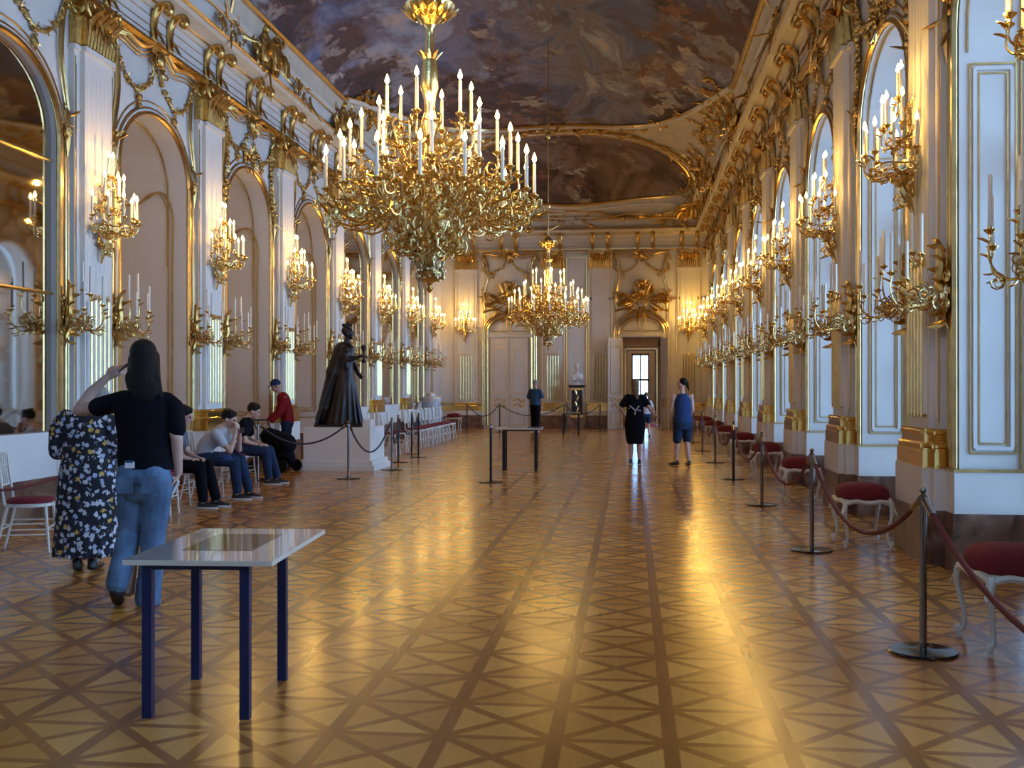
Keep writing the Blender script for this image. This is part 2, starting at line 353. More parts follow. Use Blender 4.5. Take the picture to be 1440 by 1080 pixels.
ORD = ['nearest', 'second', 'third', 'fourth', 'fifth', 'sixth', 'seventh', 'eighth', 'ninth']
# ---------------------------------------------------------------- floor
struct(MB().box((-12.2, YB-.3, -.12), (5.2, D+.1, 0)).build('floor', M['parquet'], smooth=False))
# ---------------------------------------------------------------- side walls with arched openings
ZS, ZA, HO = 4.55, 5.42, 1.14
def arch_pts(hw=HO, zs=ZS, za=ZA, n=14):
    return [(-hw*math.cos(PI*i/n), zs+(za-zs)*math.sin(PI*i/n)) for i in range(n+1)]
def arch_head(mb, yc, hw, x0, x1, ztop, zs=ZS, za=ZA):
    A = arch_pts(hw, zs, za, 20); n = len(A)
    v = []
    for x in (x0, x1):
        v += [(x, yc+s, z) for s, z in A]+[(x, yc+s, ztop) for s, z in A]
    f = []
    for i in range(n-1):
        f += [(i, i+1, n+i+1, n+i), (2*n+i, 3*n+i, 3*n+i+1, 2*n+i+1), (i, 2*n+i, 2*n+i+1, i+1), (n+i, n+i+1, 3*n+i+1, 3*n+i)]
    f += [(0, n, 3*n, 2*n), (n-1, 3*n-1, 4*n-1, 2*n-1)]
    mb.add(v, f)
def side_wall(name, X, th, piers, yend, back):
    mb = MB(); x1 = X+th; edges = [(back, piers[0]-HP-2*HO)] if piers[0]-HP-2*HO > back else []
    for p in piers: mb.box((X, p-HP, 0), (x1, p+HP, 7.2))
    for a, b in zip(piers, piers[1:]): arch_head(mb, (a+b)/2, (b-a)/2-HP, X, x1, 7.2)
    mb.box((X, piers[-1]+HP, 0), (x1, yend, 7.2)); mb.box((X, back, 0), (x1, piers[0]-HP, 7.2))
    return struct(mb.build(name, M['white'], smooth=False))
PLA = [PL[0]-3.88*k for k in (3, 2, 1)]+PL
PRA = [PR[0]-3.87*2, PR[0]-3.87]+PR
side_wall('wall_left', XL, -1.9, PLA, D, YB)
side_wall('wall_right', XR, .55, PRA, D, YB)
struct(MB().box((XL-2, YB-.3, 0), (XR+.6, YB, 7.4)).build('wall_back', M['white'], smooth=False))
# the small gallery beyond the left openings
struct(MB().box((-12.2, YB-.3, 0), (-12, D+.1, 5.9)).box((-12, 9.6, 0), (-8.75, 9.8, 5.9)).box((-12, 29.6, 0), (-8.75, 29.8, 5.9)).build('wall_gallery', M['umber'], smooth=False))
struct(MB().box((-12.2, 9.6, 5.9), (-8.7, 29.8, 6.0)).build('ceiling_gallery', M['white'], smooth=False))
# marble skirting and white dado wrapping every pier
def pier_bands(side, X, th, piers):
    sg = 1 if side == 'left' else -1; mk, mw, mg = MB(), MB(), MB()
    for p in piers:
        mk.box((X+sg*.06, p-HP-.035, 0), (X+th*.98, p+HP+.035, .47)); mw.box((X+sg*.045, p-HP-.025, .47), (X+th*.98, p+HP+.025, .82))
        mg.box((X+sg*.055, p-HP-.035, .82), (X+th*.98, p+HP+.035, .845))
    if side == 'left': r0, r1 = piers[-1]+HP, D
    else: r0, r1 = piers[-1]+HP, D
    mk.box((X+sg*.06, r0, 0), (X, r1, .47)); mw.box((X+sg*.045, r0, .47), (X, r1, .82)); mg.box((X+sg*.055, r0, .82), (X, r1, .845))
    struct(mk.build('baseboard_'+side, M['marble'], smooth=False)); t = struct(mw.build('trim_1' if side == 'left' else 'trim_2', M['white'], smooth=False))
    mg.build('gold_line', M['goldline'], t, smooth=False)
pier_bands('left', XL, -1.9, PLA); pier_bands('right', XR, .55, PRA)
# ---------------------------------------------------------------- pilasters
def steps(w, P_, W_, p): return [(-W_, -.01), (-W_, p), (-w, p), (-w, P_), (w, P_), (w, p), (W_, p), (W_, -.01)]
def capital_mb(w, P_, W_, p, z0, z1, seed=5):
    mb = MB(); h = z1-z0
    mb.prism(steps(w, P_, W_, p), z0, z1, 1.0)
    for i in range(9):                                                     # reeded bell
        x = -w*.93+i*w*1.86/8; mb.tube([(x, P_+.01, z0+.02), (x, P_+.03, z0+h*.3), (x*1.04, P_+.06, z0+h*.55)], [w*.085, w*.11, w*.05], 5)
    for sx in (-1, 1):
        for i in range(4): y = p+.02+i*(P_-p)/3; mb.tube([(sx*(w+.01), y, z0+.02), (sx*(w+.03), y, z0+h*.3), (sx*(w+.05), y+.01, z0+h*.55)], [.03, .035, .02], 5)
        for i in range(3): x = sx*(w+.03+i*(W_-w)/2.6); mb.tube([(x, p+.01, z0+.02), (x, p+.04, z0+h*.5)], [.03, .035], 5)
        mb.tube(spiral((sx*w*.9, P_+.07, z1-.14), .15, 1.3, PI/2, -sx, 12), [.035-.002*i for i in range(13)], 6)
        mb.tube(spiral((sx*(w+.03), P_*.6, z1-.14), .12, 1.2, PI/2, 1, 10, u=(0, 1, 0)), [.03-.002*i for i in range(11)], 5)
        mb.tube(spiral((sx*w*.35, P_+.09, z1-.2), .11, 1.2, 0, sx, 10), [.028-.002*i for i in range(11)], 5)
    for i in range(5):
        x = -w*.8+i*w*.4; mb.leaf((x, P_+.03, z0+h*.42), (0, .35, 1), (0, 1, 0), h*.42, .12, .5)
    rocaille(mb, 0, z1-.16, w*2.1, .3, seed, 8, 8, P_+.04, .016)
    mb.prism(steps(w+.07, P_+.08, W_+.05, p+.06), z1-.045, z1+.02)
    return mb
def make_pilaster(zb=.83, w=.35, W_=.50, k=1.):
    P_, p = .13*k, .07*k; t = empty('pilaster')
    MB().prism(steps(w+.14, P_+.10, W_+.10, p+.09), 0, .47).build('pedestal_base', M['marble'], t, smooth=False)
    MB().prism(steps(w+.13, P_+.09, W_+.09, p+.08), .47, zb).build('pedestal', M['white'], t, smooth=False)
    hb = .34 if zb > .7 else .30; m = MB()
    m.prism(steps(w+.115, P_+.08, W_+.08, p+.07), zb, zb+hb*.42); m.prism(steps(w+.10, P_+.07, W_+.07, p+.06), zb+hb*.42, zb+hb*.5)
    for z, e, r in ((.56, .06, .026), (.74, .03, .018), (.9, .045, .022)):
        st_ = [(x, max(y, .03)) for x, y in steps(w+e-.02, P_+e, W_+e*.6, p+e)]
        for (a, b) in zip(st_, st_[1:]): m.tube([(*a, zb+hb*z), (*b, zb+hb*z)], r, 8)
    m.prism(steps(w+.05, P_+.05, W_+.03, p+.04), zb+hb*.5, zb+hb)
    m.build('base', M['goldbase'], t, ang=30)
    m = MB().prism(steps(w, P_, W_, p), zb+hb, 5.74)
    n = 6
    for i in range(n):
        x = -w*.8+i*w*1.6/(n-1); m.tube([(x, P_-w*.06, 2.72), (x, P_-w*.06, 5.45)], w*.075, 8); m.tube([(x, P_, zb+hb+.12), (x, P_, 2.6)], w*.10, 8)
    for sx in (-1, 1): m.tube([(sx*(w+.085), p, zb+hb+.1), (sx*(w+.085), p, 5.5)], .025, 6)
    m.prism(steps(w+.035, P_+.04, W_+.02, p+.03), 5.68, 5.745)
    m.build('shaft', M['white'], t, ang=35)
    m = MB()
    for i in range(n-1):
        x = -w*.8+(i+.5)*w*1.6/(n-1); m.tube([(x, P_+.018, zb+hb+.10), (x, P_+.018, 2.62)], w*.065, 6)
    for i in range(n-1): x = -w*.8+(i+.5)*w*1.6/(n-1); m.ball((x, P_+.02, 2.66), (w*.05, .02, .04), 6, 4)
    m.tube([(w+.13, p+.006, zb+hb+.05), (w+.13, p+.006, 5.6)], .008, 4); m.tube([(-w-.13, p+.006, zb+hb+.05), (-w-.13, p+.006, 5.6)], .008, 4)
    m.build('gilded_fluting', M['goldline'], t)
    capital_mb(w, P_, W_, p, 5.745, 6.38).build('capital', M['gold'], t)
    return t
pil = make_pilaster(); pil_end = make_pilaster(.63, .30, .40, .7); pil_end.name = 'pilaster.900'
for k, y in enumerate(PL): place(pil, (XL, y, 0), -PI/2, f'{ORD[k]} white fluted pilaster with gold capital on the left wall, counted from the camera', 'pilaster', 'pilasters of the hall')
for k, y in enumerate(PR): place(pil, (XR, y, 0), PI/2, f'{ORD[k]} white fluted pilaster with gold capital on the right window wall, counted from the camera', 'pilaster', 'pilasters of the hall')
for x, l in ((-5.93, 'at the far left corner'), (-2.77, 'between closed door and marble bust'), (-1.07, 'between marble bust and open door'), (2.06, 'at the far right corner')):
    place(pil_end, (x, D, 0), PI, 'gold-based pilaster on the end wall '+l, 'pilaster', 'pilasters of the hall')
# ---------------------------------------------------------------- arch mouldings, local coordinates
def arch_path(hw, zs, za, zb, n=18): return [(-hw, 0, zb)]+[(s, 0, z) for s, z in arch_pts(hw, zs, za, n)]+[(hw, 0, zb)]
def moulding(mb, off, r, zb, y=.02, hw=HO, zs=ZS, za=ZA): mb.tube([(x, y, z) for x, _, z in arch_path(hw+off, zs, za+off, zb)], r, 6, up=(0, 1, 0))
def arch_frame(parent, zb):
    a = MB(); moulding(a, .035, .038, zb); moulding(a, .11, .014, zb); moulding(a, .20, .011, zb, .01); a.build('gilded_frame', M['goldline'], parent)
    b = MB(); moulding(b, .075, .03, zb, .005); b.build('white_moulding', M['whitegloss'], parent)
def ring_panel(mb, x0, x1, z0, z1, y, r, axis='x', arch=False):
    pts = [(x0, z0), (x1, z0), (x1, z1), (x0, z1)]
    if arch: n = 8; xm = (x0+x1)/2; pts = [(x0, z0), (x1, z0)]+[(xm+(x1-xm)*math.cos(PI*i/n), z1+(x1-xm)*.8*math.sin(PI*i/n)) for i in range(n+1)]
    P3 = [(a, y, b) if axis == 'x' else (y, a, b) for a, b in pts]
    for a, b in zip(P3, P3[1:]+P3[:1]): mb.tube([a, b], r, 4)
# mirrors on the left wall
def mirror_proto():
    t = empty('arched_mirror'); A = arch_pts(HO+.01, ZS, ZA, 24); n = len(A)
    poly = [(-HO-.01, 1.0)]+A+[(HO+.01, 1.0)]; m = MB(); N = len(poly)
    m.add([(x, -.06, z) for x, z in poly]+[(x, -.1, z) for x, z in poly], [tuple(range(N)), tuple(range(N, 2*N))[::-1]]+[(i, N+i, N+(i+1) % N, (i+1) % N) for i in range(N)])
    m.build('glass', M['mirror'], t, smooth=False)
    for z in (2.65, 4.24): MB().tube([(-HO, -.05, z), (HO, -.05, z)], .022, 6).build('transom', M['goldline'], t)
    arch_frame(t, .9)
    m = MB().box((-HO-.03, -.3, 0), (HO+.03, .03, .97)).box((-HO-.06, -.1, .93), (HO+.06, .06, 1.0)); m.build('sill_panel', M['white'], t, smooth=False)
    MB().box((-HO, -.2, 0), (HO, .045, .47)).build('skirting', M['marble'], t, smooth=False)
    return t
mir = mirror_proto()
GL = [(a+b)/2 for a, b in zip(PLA, PLA[1:])]     # opening centres: 9 of them; index 2 is the mirror left of the first pier in view
LM = {2: 'large arched gilt mirror cut by the left edge of the photo', 6: 'arched wall mirror behind the bronze statue', 7: 'arched wall mirror between fifth and sixth left pilasters', 8: 'farthest arched wall mirror on the left wall'}
for i in (0, 1): place(mir, (XL, GL[i], 0), -PI/2, ('arched gilt mirror on the left wall behind the camera', 'arched gilt mirror on the left wall beside the camera')[i], 'mirror', 'wall mirrors')
for i, l in LM.items(): place(mir, (XL, GL[i], 0), -PI/2, l, 'mirror', 'wall mirrors')
# three passages to the small gallery on the left
for j, i in enumerate((3, 4, 5)):
    y = GL[i]; d = struct(empty(f'door_{j+1}', (XL, y, 0), -PI/2)); arch_frame(d, .85)
    MB().ball((-HO+.07, -.42, 1.02), .03).tube([(-HO-.01, -.42, 1.02), (-HO+.07, -.42, 1.02)], .01).build('handle', M['goldline'], d)
    p = MB()
    for o in (0, .07): ring_panel(p, -1.5+o, -.3-o, .16+o, .80-o, -HO+.004, .010, 'y')
    p.build('lower_panel', M['goldline'], d)
    p = MB(); q = MB()
    for r, o in ((.022, 0), (.009, .07)):
        yy0, yy1 = -1.5+o, -.22-o
        pts = [(-HO+.01, yy0, .98+o), (-HO+.01, yy0, 3.45+o), (-HO+.01, yy0, 4.25), (-HO+.03, yy0+.15, 4.5), (-HO+.02, (yy0+yy1)/2, 4.35), (-HO+.03, yy1-.2, 4.55), (-HO+.01, yy1, 4.2), (-HO+.01, yy1, 3.45+o), (-HO+.01, yy1, .98+o)]
        p.tube(cr(pts, 4), r*.8, 5); p.tube([pts[-1], pts[0]], r*.8, 5)
    p.tube([(x, -.30, z) for x, _, z in arch_path(HO-.01, ZS, ZA-.01, 3.4)], .014, 5); p.tube([(x, -1.7, z) for x, _, z in arch_path(HO-.01, ZS, ZA-.01, .1)], .03, 5)
    p.build('reveal_panel', M['goldline'], d)
for i_, y_ in enumerate((13.4, 18.2, 23.5)):
    l_ = bpy.data.lights.new('candle_or_fill_glow', 'POINT'); l_.energy = 55; l_.color = (1, .70, .36); l_.shadow_soft_size = .15; o_ = bpy.data.objects.new('gallery_fill_glow', l_); COL.objects.link(o_); o_.location = (-10.6, y_, 3.6)  # unseen fill lights, added to warm and brighten the passage jambs
# windows on the right
WX = XR+.55
wf = struct(empty('window_1')); hw = HO-.01
fr = MB(); fr.tube([(x, -.62, z) for x, _, z in arch_path(hw, ZS, ZA-.03, .0)], .06, 4, up=(0, 1, 0))
for x in (-.38, .38): fr.box((x-.02, -.64, 0), (x+.02, -.60, ZA-.15))
fr.box((-.04, -.66, 0), (.04, -.58, ZA-.05)); fr.box((-hw, -.66, 3.35), (hw, -.58, 3.47))
for z in (.9, 1.7, 2.5, 4.1, 4.75): fr.box((-hw, -.635, z-.015), (hw, -.605, z+.015))
fr.box((-hw, -.68, 0), (hw, -.56, .45)); fr.build('window_frame', M['door'], wf, smooth=False)
A = arch_pts(hw, ZS, ZA-.03, 18); poly = [(-hw, .4)]+A+[(hw, .4)]; N = len(poly); g = MB()
g.add([(x, -.618, z) for x, z in poly], [tuple(range(N))]); g.build('window_pane', M['glass'], wf, smooth=False)
arch_frame(wf, .85)
p = MB(); q = MB()
for sx in (-1, 1):
    X_ = sx*(HO-.008)
    ring_panel(p, -.46, -.09, .98, 4.25, X_, .012, 'y'); ring_panel(p, -.39, -.16, 1.06, 4.17, X_, .010, 'y'); ring_panel(q, -.425, -.125, 1.02, 4.21, X_, .022, 'y')
p.tube([(x, -.5, z) for x, _, z in arch_path(HO-.01, ZS, ZA-.01, .85)], .012, 5); p.tube([(x, -.07, z) for x, _, z in arch_path(HO-.008, ZS, ZA-.01, 4.35)], .01, 5)
p.build('reveal_panel', M['goldline'], wf); q.build('reveal_moulding', M['whitegloss'], wf)
GR = [(a+b)/2 for a, b in zip(PRA, PRA[1:])]
for i, y in enumerate(GR):
    o = wf if i == 0 else tree(wf)
    o.name = f'window_{i+1}'; o['kind'] = 'structure'; o.location = (XR, y, 0); o.rotation_euler = (0, 0, PI/2)
    ld = bpy.data.lights.new('daylight', 'AREA'); ld.shape = 'RECTANGLE'; ld.size = 2.3; ld.size_y = 5.0; ld.cycles.is_portal = True
    lo = bpy.data.objects.new('window_daylight', ld); COL.objects.link(lo); lo.location = (XR+.72, y, 2.9); lo.rotation_euler = (0, PI/2, 0)
# ---------------------------------------------------------------- gilded wall ornament of one bay
def bay_ornament(seed, rich, half=1.42, zt=6.36, zsh=4.75):
    t = empty('gilded_wall_ornament'); a = MB()
    for s in (-1, 1):
        for dx, r in ((0, .030), (.075, .012)):
            pts = cr([(s*(half-.05-dx), .03, zt-.12), (s*(half-.16-dx), .03, zt-.35), (s*(half-.20-dx), .03, zt-.8), (s*(half-.13-dx), .03, zt-1.15), (s*(half-.06-dx*.5), .03, zsh+.15)], 6); a.tube(pts, r, 6)
        a.tube([(s*(half-.09), .02, zsh-.2), (s*(half-.09), .02, 1.0)], .014, 5); a.tube([(s*(half-.02), .02, zsh-.2), (s*(half-.02), .02, 1.0)], .008, 5)
    for dz, r in ((0, .04), (-.09, .014), (-.15, .010)):
        a.tube(cr([(-half, .04, zt-.02+dz), (-half*.75, .05, zt+.0+dz), (-half*.4, .06, zt-.06+dz), (-.2, .08, zt+.07+dz), (0, .09, zt+.11+dz), (.2, .08, zt+.07+dz), (half*.4, .06, zt-.06+dz), (half*.75, .05, zt+dz), (half, .04, zt-.02+dz)], 5), r, 6)
    a.build('strapwork', M['goldline'], t)
    for s in (-1, 1):
        b = MB()
        rocaille(b, s*(half-.08), zsh, .2, .55, seed+s, 6, 6, .02, .016); q_ = MB(); rocaille(q_, s*(half-.06), zt-.15, .2, .22, seed+5+s, 4, 4, .03, .014); q_.build('corner_scroll', M['gold'], t)
        b.leaf((s*(half-.08), .04, zsh+.2), (0, .1, -1), (0, 1, 0), .62, .12, -.1, 6)
        b.build('shoulder_cartouche', M['gold'], t)
    c = MB(); rocaille(c, 0, zt-.1, .42, .46, seed+20, 9, 9, .05, .018); c.ball((0, .09, zt-.1), (.1, .06, .14)); c.build('crest', M['gold'], t)
    for s in (-1, 1):
        g = MB(); garland(g, [(s*.1, 0, zt-.3), (s*.28, 0, zt-.52), (s*.62, 0, zt-.68), (s*.95, 0, zt-.6), (s*(half-.12), 0, zt-.25)], .042, seed+30+s, .055)
        garland(g, [(s*.62, 0, zt-.68), (s*.60, 0, zt-.9)], .05, seed+40+s, .05)
        if rich:
            garland(g, [(s*(half-.2), 0, zt-.2), (s*(half-.27), 0, zt-.8), (s*(half-.2), 0, zt-1.5), (s*(half-.1), 0, zsh-.1)], .055, seed+50+s, .045)
            garland(g, [(s*.3, 0, zt-.5), (s*.2, 0, zt-.85)], .05, seed+60+s, .05)
        g.build('garland', M['gold'], t)
    if rich: g = MB(); rocaille(g, 0, ZA+.16, .5, .35, seed+70, 8, 8, .04, .015); g.build('arch_crest', M['gold'], t)
    return t
bo1 = bay_ornament(11, False); bo2 = bay_ornament(47, True); bo2.name = 'gilded_wall_ornament.500'
for i, y in enumerate(GL):
    if i < 2: continue
    place(bo2 if i in (4, 7) else bo1, (XL, y, 0), -PI/2, f'gilded garlands and strapwork above the {ORD[i-2]} arch of the left wall', 'ornament', 'gilded stucco above the arches')
for i, y in enumerate(GR):
    if i < 2: continue
    place(bo2 if i in (3, 6, 8) else bo1, (XR, y, 0), PI/2, f'gilded garlands and strapwork above the {ORD[i-2]} window of the right wall', 'ornament', 'gilded stucco above the arches')
# ---------------------------------------------------------------- entablature
def entab(name, x0, x1, loc, rz, centres, tro):
    t = struct(MB().sweep([(0, 6.44), (.07, 6.44), (.09, 6.9), (0, 6.9)], 0, x0, x1).build(name, M['white'], smooth=False)); t.location = loc; t.rotation_euler = (0, 0, rz)
    MB().sweep([(0, 6.36), (.08, 6.37), (.13, 6.41), (.13, 6.45), (0, 6.46)], 0, x0, x1).build('architrave', M['goldline'], t, smooth=False)
    m = MB()
    for z in (6.54, 6.65, 6.79): m.tube([(x0, .085, z), (x1, .085, z)], .007, 5)
    for d, z, r in ((.47, 7.085, .022), (.20, 6.955, .018), (.34, 7.175, .016), (.345, 7.23, .010), (.45, 7.43, .016)): m.tube([(x0, d, z), (x1, d, z)], r, 6)
    m.build('gilded_lines', M['goldline'], t)
    MB().sweep([(0, 6.88), (.13, 6.9), (.17, 6.94), (.24, 6.97), (.42, 7.01), (.46, 7.06), (.46, 7.12), (.36, 7.16), (0, 7.16)], 0, x0, x1).build('cornice', M['cream'], t, smooth=False)
    MB().sweep([(0, 7.16), (.34, 7.16), (.335, 7.26), (.36, 7.38), (.43, 7.44), (.50, 7.50), (0, 7.50)], 0, x0, x1).build('parapet', M['white'], t, smooth=False)
    m = MB(); pts = cr([(0, .09, 6.45), (0, .12, 6.52), (0, .11, 6.66), (0, .13, 6.82), (0, .21, 6.95), (0, .32, 6.96), (0, .37, 6.88), (0, .33, 6.81), (0, .28, 6.84)], 4)
    m.tube(pts, [.034+.018*min(1, i/12)-.030*max(0, (i-20)/12) for i in range(len(pts))], 8, up=(1, 0, 0), flat=1.5); m.tube(spiral((0, .31, 6.87), .085, 1.2, PI/2, -1, 14, u=(0, 1, 0)), [.032-.0015*i for i in range(15)], 6); m.leaf((0, .16, 6.62), (0, .2, -1), (0, 1, 0), .26, .13, .3); m.ball((0, .12, 6.47), (.05, .04, .05))
    proto = m.mesh('console', M['gold'])
    for c in centres:
        for s in (-.27, .27):
            o = bpy.data.objects.new('console', proto); COL.objects.link(o); o.parent = t; o.location = (c+s, 0, 0)
    m = MB()
    for c, w, sd in tro: rocaille(m, c, 7.34, w, .36, sd, 13, 5, .43, .02)
    if tro: m.build('stucco_scrollwork', M['gold'], t)
    return t
cl = [-(y) for y in PL]+[-y for y in GL[2:]]; crr = list(PR)+GR[2:]
entab('trim_3', -D, -YB, (XL, 0, 0), -PI/2, cl, [(-y, 1.2, 60+i) for i, y in enumerate(PL)])
entab('trim_4', YB, D, (XR, 0, 0), PI/2, crr, [(y, 1.2, 90+i) for i, y in enumerate(PR)])
entab('trim_5', -4.8, 4.8, (XC, D, 0), PI, [x-.13 for x in (-4.0, -2.45, -.85, .85, 2.45, 4.0)], [(-3.6, 1.2, 5), (0, 1.6, 6), (3.5, 1.2, 7)])
# gilded figure groups sitting on the cornice
def figure_group(seed):
    t = MB(); rd = random.Random(seed); rocaille(t, 0, .2, 1.3, .5, seed, 20, 6, .1, .026)
    for x, h in ((-.28, .62), (.25, .5)):
        t.tube(cr([(x, .14, 0), (x, .16, .15), (x, .17, .3), (x+.01, .18, h-.16), (x+.02, .2, h-.08)], 3), [.10, .115, .12, .12, .115, .11, .11, .11, .105, .10, .08, .055, .045], 10)
        t.ball((x+.02, .2, h), (.07, .075, .085), 12, 8)
        for s_, e1, e2 in ((-1, (-.17, .25, h-.2), (-.32, .2, h-.08)), (1, (.15, .28, h-.24), (.28, .26, h-.3))): t.tube(cr([(x+.06*s_, .19, h-.14), (x+e1[0], e1[1], e1[2]), (x+e2[0], e2[1], e2[2])], 4), [.045-.003*i for i in range(9)], 8)
        t.tube(cr([(x, .2, .14), (x+.08, .36, .16), (x+.05, .38, -.05)], 4), [.075-.005*i for i in range(9)], 8); t.tube(cr([(x-.04, .2, .14), (x-.12, .33, .12), (x-.14, .36, -.08)], 4), [.07-.005*i for i in range(9)], 8)
        t.leaf((x-.08, .06, .42), (-.6, -.1, .8), (0, 1, 0), .32, .16, .3, 7)
    return t
for i, (X_, y, rz, l) in enumerate([(XL+.36, 18.7, -PI/2, 'on the left cornice above the second pilaster'), (XL+.36, 23.9, -PI/2, 'on the left cornice where the first ceiling painting ends'), (XR-.36, 24.4, PI/2, 'on the right cornice where the first ceiling painting ends'), (XR-.36, 31.5, PI/2, 'on the right cornice beside the far ceiling painting')]):
    tag(figure_group(300+i).build('cornice_figures', M['gold'], None, loc=(X_, y, 7.18), rz=rz), 'gilded stucco figures and scrolls '+l, 'sculpture', 'gilded cornice figures').scale = (1.1, 1., 1.15)
# ---------------------------------------------------------------- vaulted ceiling with painted fields
HS = 4.32
def zc(s, y):
    s = min(1., abs(s)); t = max(0., min(1., (y-32.8)/(D-.45-32.8))); q = min(1., (s**2.7+t**2.7)**(1/2.7))
    return 7.49+1.5*math.sqrt(max(0., 1-q**2.3))
def vault(name, fn, nu, nv, m, dz, parent=None):
    v = []; f = []
    for j in range(nv+1):
        for i in range(nu+1):
            s, y = fn(i/nu, j/nv); v.append((XC+s*HS, y, zc(s, y)+dz))
    for j in range(nv):
        for i in range(nu): a = j*(nu+1)+i; f.append((a, a+1, a+nu+2, a+nu+1))
    return MB().add(v, f).build(name, m, parent)
def su(u): return -math.cos(PI*u)
ceil = struct(vault('ceiling', lambda u, v: (su(u), YB+(D-.02-YB)*v), 40, 120, M['cream'], 0))
MB().box((XL-2, YB-.3, 9.2), (XR+.7, D+.3, 9.3)).build('roof_slab', M['white'], ceil, smooth=False)
YF = lambda s: 23.4+7.6*(1-abs(s/.965)**4.5 if abs(s) < .965 else 0)
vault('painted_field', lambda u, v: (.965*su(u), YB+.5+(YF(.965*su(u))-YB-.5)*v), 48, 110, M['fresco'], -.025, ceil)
def ov(u, v):
    a = 2*PI*u; s = .90*v*math.cos(a); r = math.sin(a)
    return (s, 35.1+(3.05 if r < 0 else 3.45)*v*math.copysign(abs(r)**.9, r))
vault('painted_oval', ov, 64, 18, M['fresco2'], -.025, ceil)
fm = MB(); wm_ = MB()
def line(fn, n, r, mb, dz=-.05, closed=False): mb.tube([(XC+s*HS, y, zc(s, y)+dz) for s, y in (fn(i/n) for i in range(n+(0 if closed else 1)))], r, 6, closed=closed)
line(lambda u: (.965*su(u), YF(.965*su(u))), 60, .06, fm); line(lambda u: (.965*su(u), YF(.965*su(u))+.28), 60, .05, fm); line(lambda u: (.965*su(u), YF(.965*su(u))+.14), 60, .08, wm_)
for s in (-.97, .97): line(lambda u: (s, YB+.5+(23.4-YB-.5)*u), 60, .05, fm)
line(lambda u: ov(u, 1.01), 90, .06, fm, closed=True); line(lambda u: ov(u, 1.06), 90, .05, wm_, closed=True); line(lambda u: ov(u, 1.11), 90, .035, fm, closed=True)
line(lambda u: (.97*su(u), D-.55), 30, .05, fm)
for s in (-1, 1):
    pts = cr([(s*.86, 25.0), (s*.94, 24.9), (s*.96, 28), (s*.965, 30.5), (s*.955, 31.9), (s*.9, 31.5), (s*.84, 30.2), (s*.83, 28.0), (s*.84, 26)] and [(s*.87, 25.5, 0), (s*.95, 25.6, 0), (s*.96, 28.5, 0), (s*.955, 31.2, 0), (s*.91, 32.2, 0), (s*.85, 31.6, 0)], 5)
    for r in (.04,): fm.tube([(XC+p.x*HS, p.y, zc(p.x, p.y)-.03) for p in pts], r, 6)
fm.build('gilded_frame', M['goldline'], ceil); wm_.build('white_frame', M['whitegloss'], ceil)
# gold scrollwork on the vault: a wreath along the oval and the cross band
sw = MB(); rd = random.Random(77)
def on_vault(s, y, size, seed):
    i0 = len(sw.v); rocaille(sw, 0, 0, size, size*.7, seed, 6, 5, .02, .028)
    e = .02; p = Vector((XC+s*HS, y, zc(s, y)-.03)); tx = Vector((HS*e, 0, zc(s+e, y)-zc(s, y))).normalized(); ty = Vector((0, .1, zc(s, y+.1)-zc(s, y))).normalized(); n = tx.cross(ty).normalized()
    m_ = Matrix((( tx.x, -n.x, ty.x, p.x), (tx.y, -n.y, ty.y, p.y), (tx.z, -n.z, ty.z, p.z), (0, 0, 0, 1))); sw.xf(m_, i0)
for i in range(34):
    s, y = ov(i/34, 1.13)
    if abs(s) < .985 and y < D-.6: on_vault(s, y, rd.uniform(.4, .75), 400+i)
for i in range(15):
    s = .93*(-1+2*i/14); on_vault(s, YF(s)+.35+.1*math.sin(i), .55 if i not in (7,) else 1.1, 450+i)
for s in (-1, 1):
    for k in range(12): on_vault(s*(.9+.05*(k % 2)), 24.2+k*.5, .55, 480+k+10*s)
    for k in range(22): on_vault(s*(.93+.045*(k % 2)), 31.2+k*.34, .85, 520+k+20*s)
sw.build('gilded_scrollwork', M['gold'], ceil)
# ---------------------------------------------------------------- end wall
DC, DO = (-4.35, .40), (.68, .69)                # door centres, half openings
ew = MB(); ew.box((XL-2, D, 0), (DC[1]-.69, D+.35, 7.5)); ew.box((DC[1]+.69, D, 0), (XR+.6, D+.35, 7.5)); ew.box((DC[1]-.69, D, 3.28), (DC[1]+.69, D+.35, 7.5))
struct(ew.build('wall_end', M['white'], smooth=False))
segs = [(XL, DC[0]-.92), (DC[0]+.92, -2.30), (-1.55, DC[1]-.92), (DC[1]+.92, XR)]
bk, wh, gd = MB(), MB(), MB()
for a, b in segs: bk.box((a, D-.07, 0), (b, D, .43)); wh.box((a, D-.055, .43), (b, D, .62)); gd.box((a, D-.075, .62), (b, D, .76)); gd.box((a, D-.055, .76), (b, D, .82)); gd.box((a, D-.065, .88), (b, D, .93))
struct(bk.build('baseboard_end', M['marble'], smooth=False)); tr = struct(wh.build('trim_6', M['white'], smooth=False)); gd.build('gilded_band', M['goldbase'], tr, smooth=False)
def panels(mb, x0, x1, z0, z1, y, r, arch=False): ring_panel(mb, x0, x1, z0, z1, y, r, 'x', arch)
def scroll_rail(mb, xa, xb, z, y):
    for s in (0, 1):
        zz = z+(-.13 if s else .06); mb.tube(cr([(xa, y, zz), (xa+(xb-xa)*.25, y, zz-.06), (xa+(xb-xa)*.6, y, zz+.07), (xb, y, zz-.02)], 5), .022, 5)
        mb.tube(spiral((xa+.05, y, zz), .07, 1.1, 0, 1, 8), .014, 4); mb.tube(spiral((xb-.05, y, zz), .07, 1.1, PI, 1, 8), .014, 4)
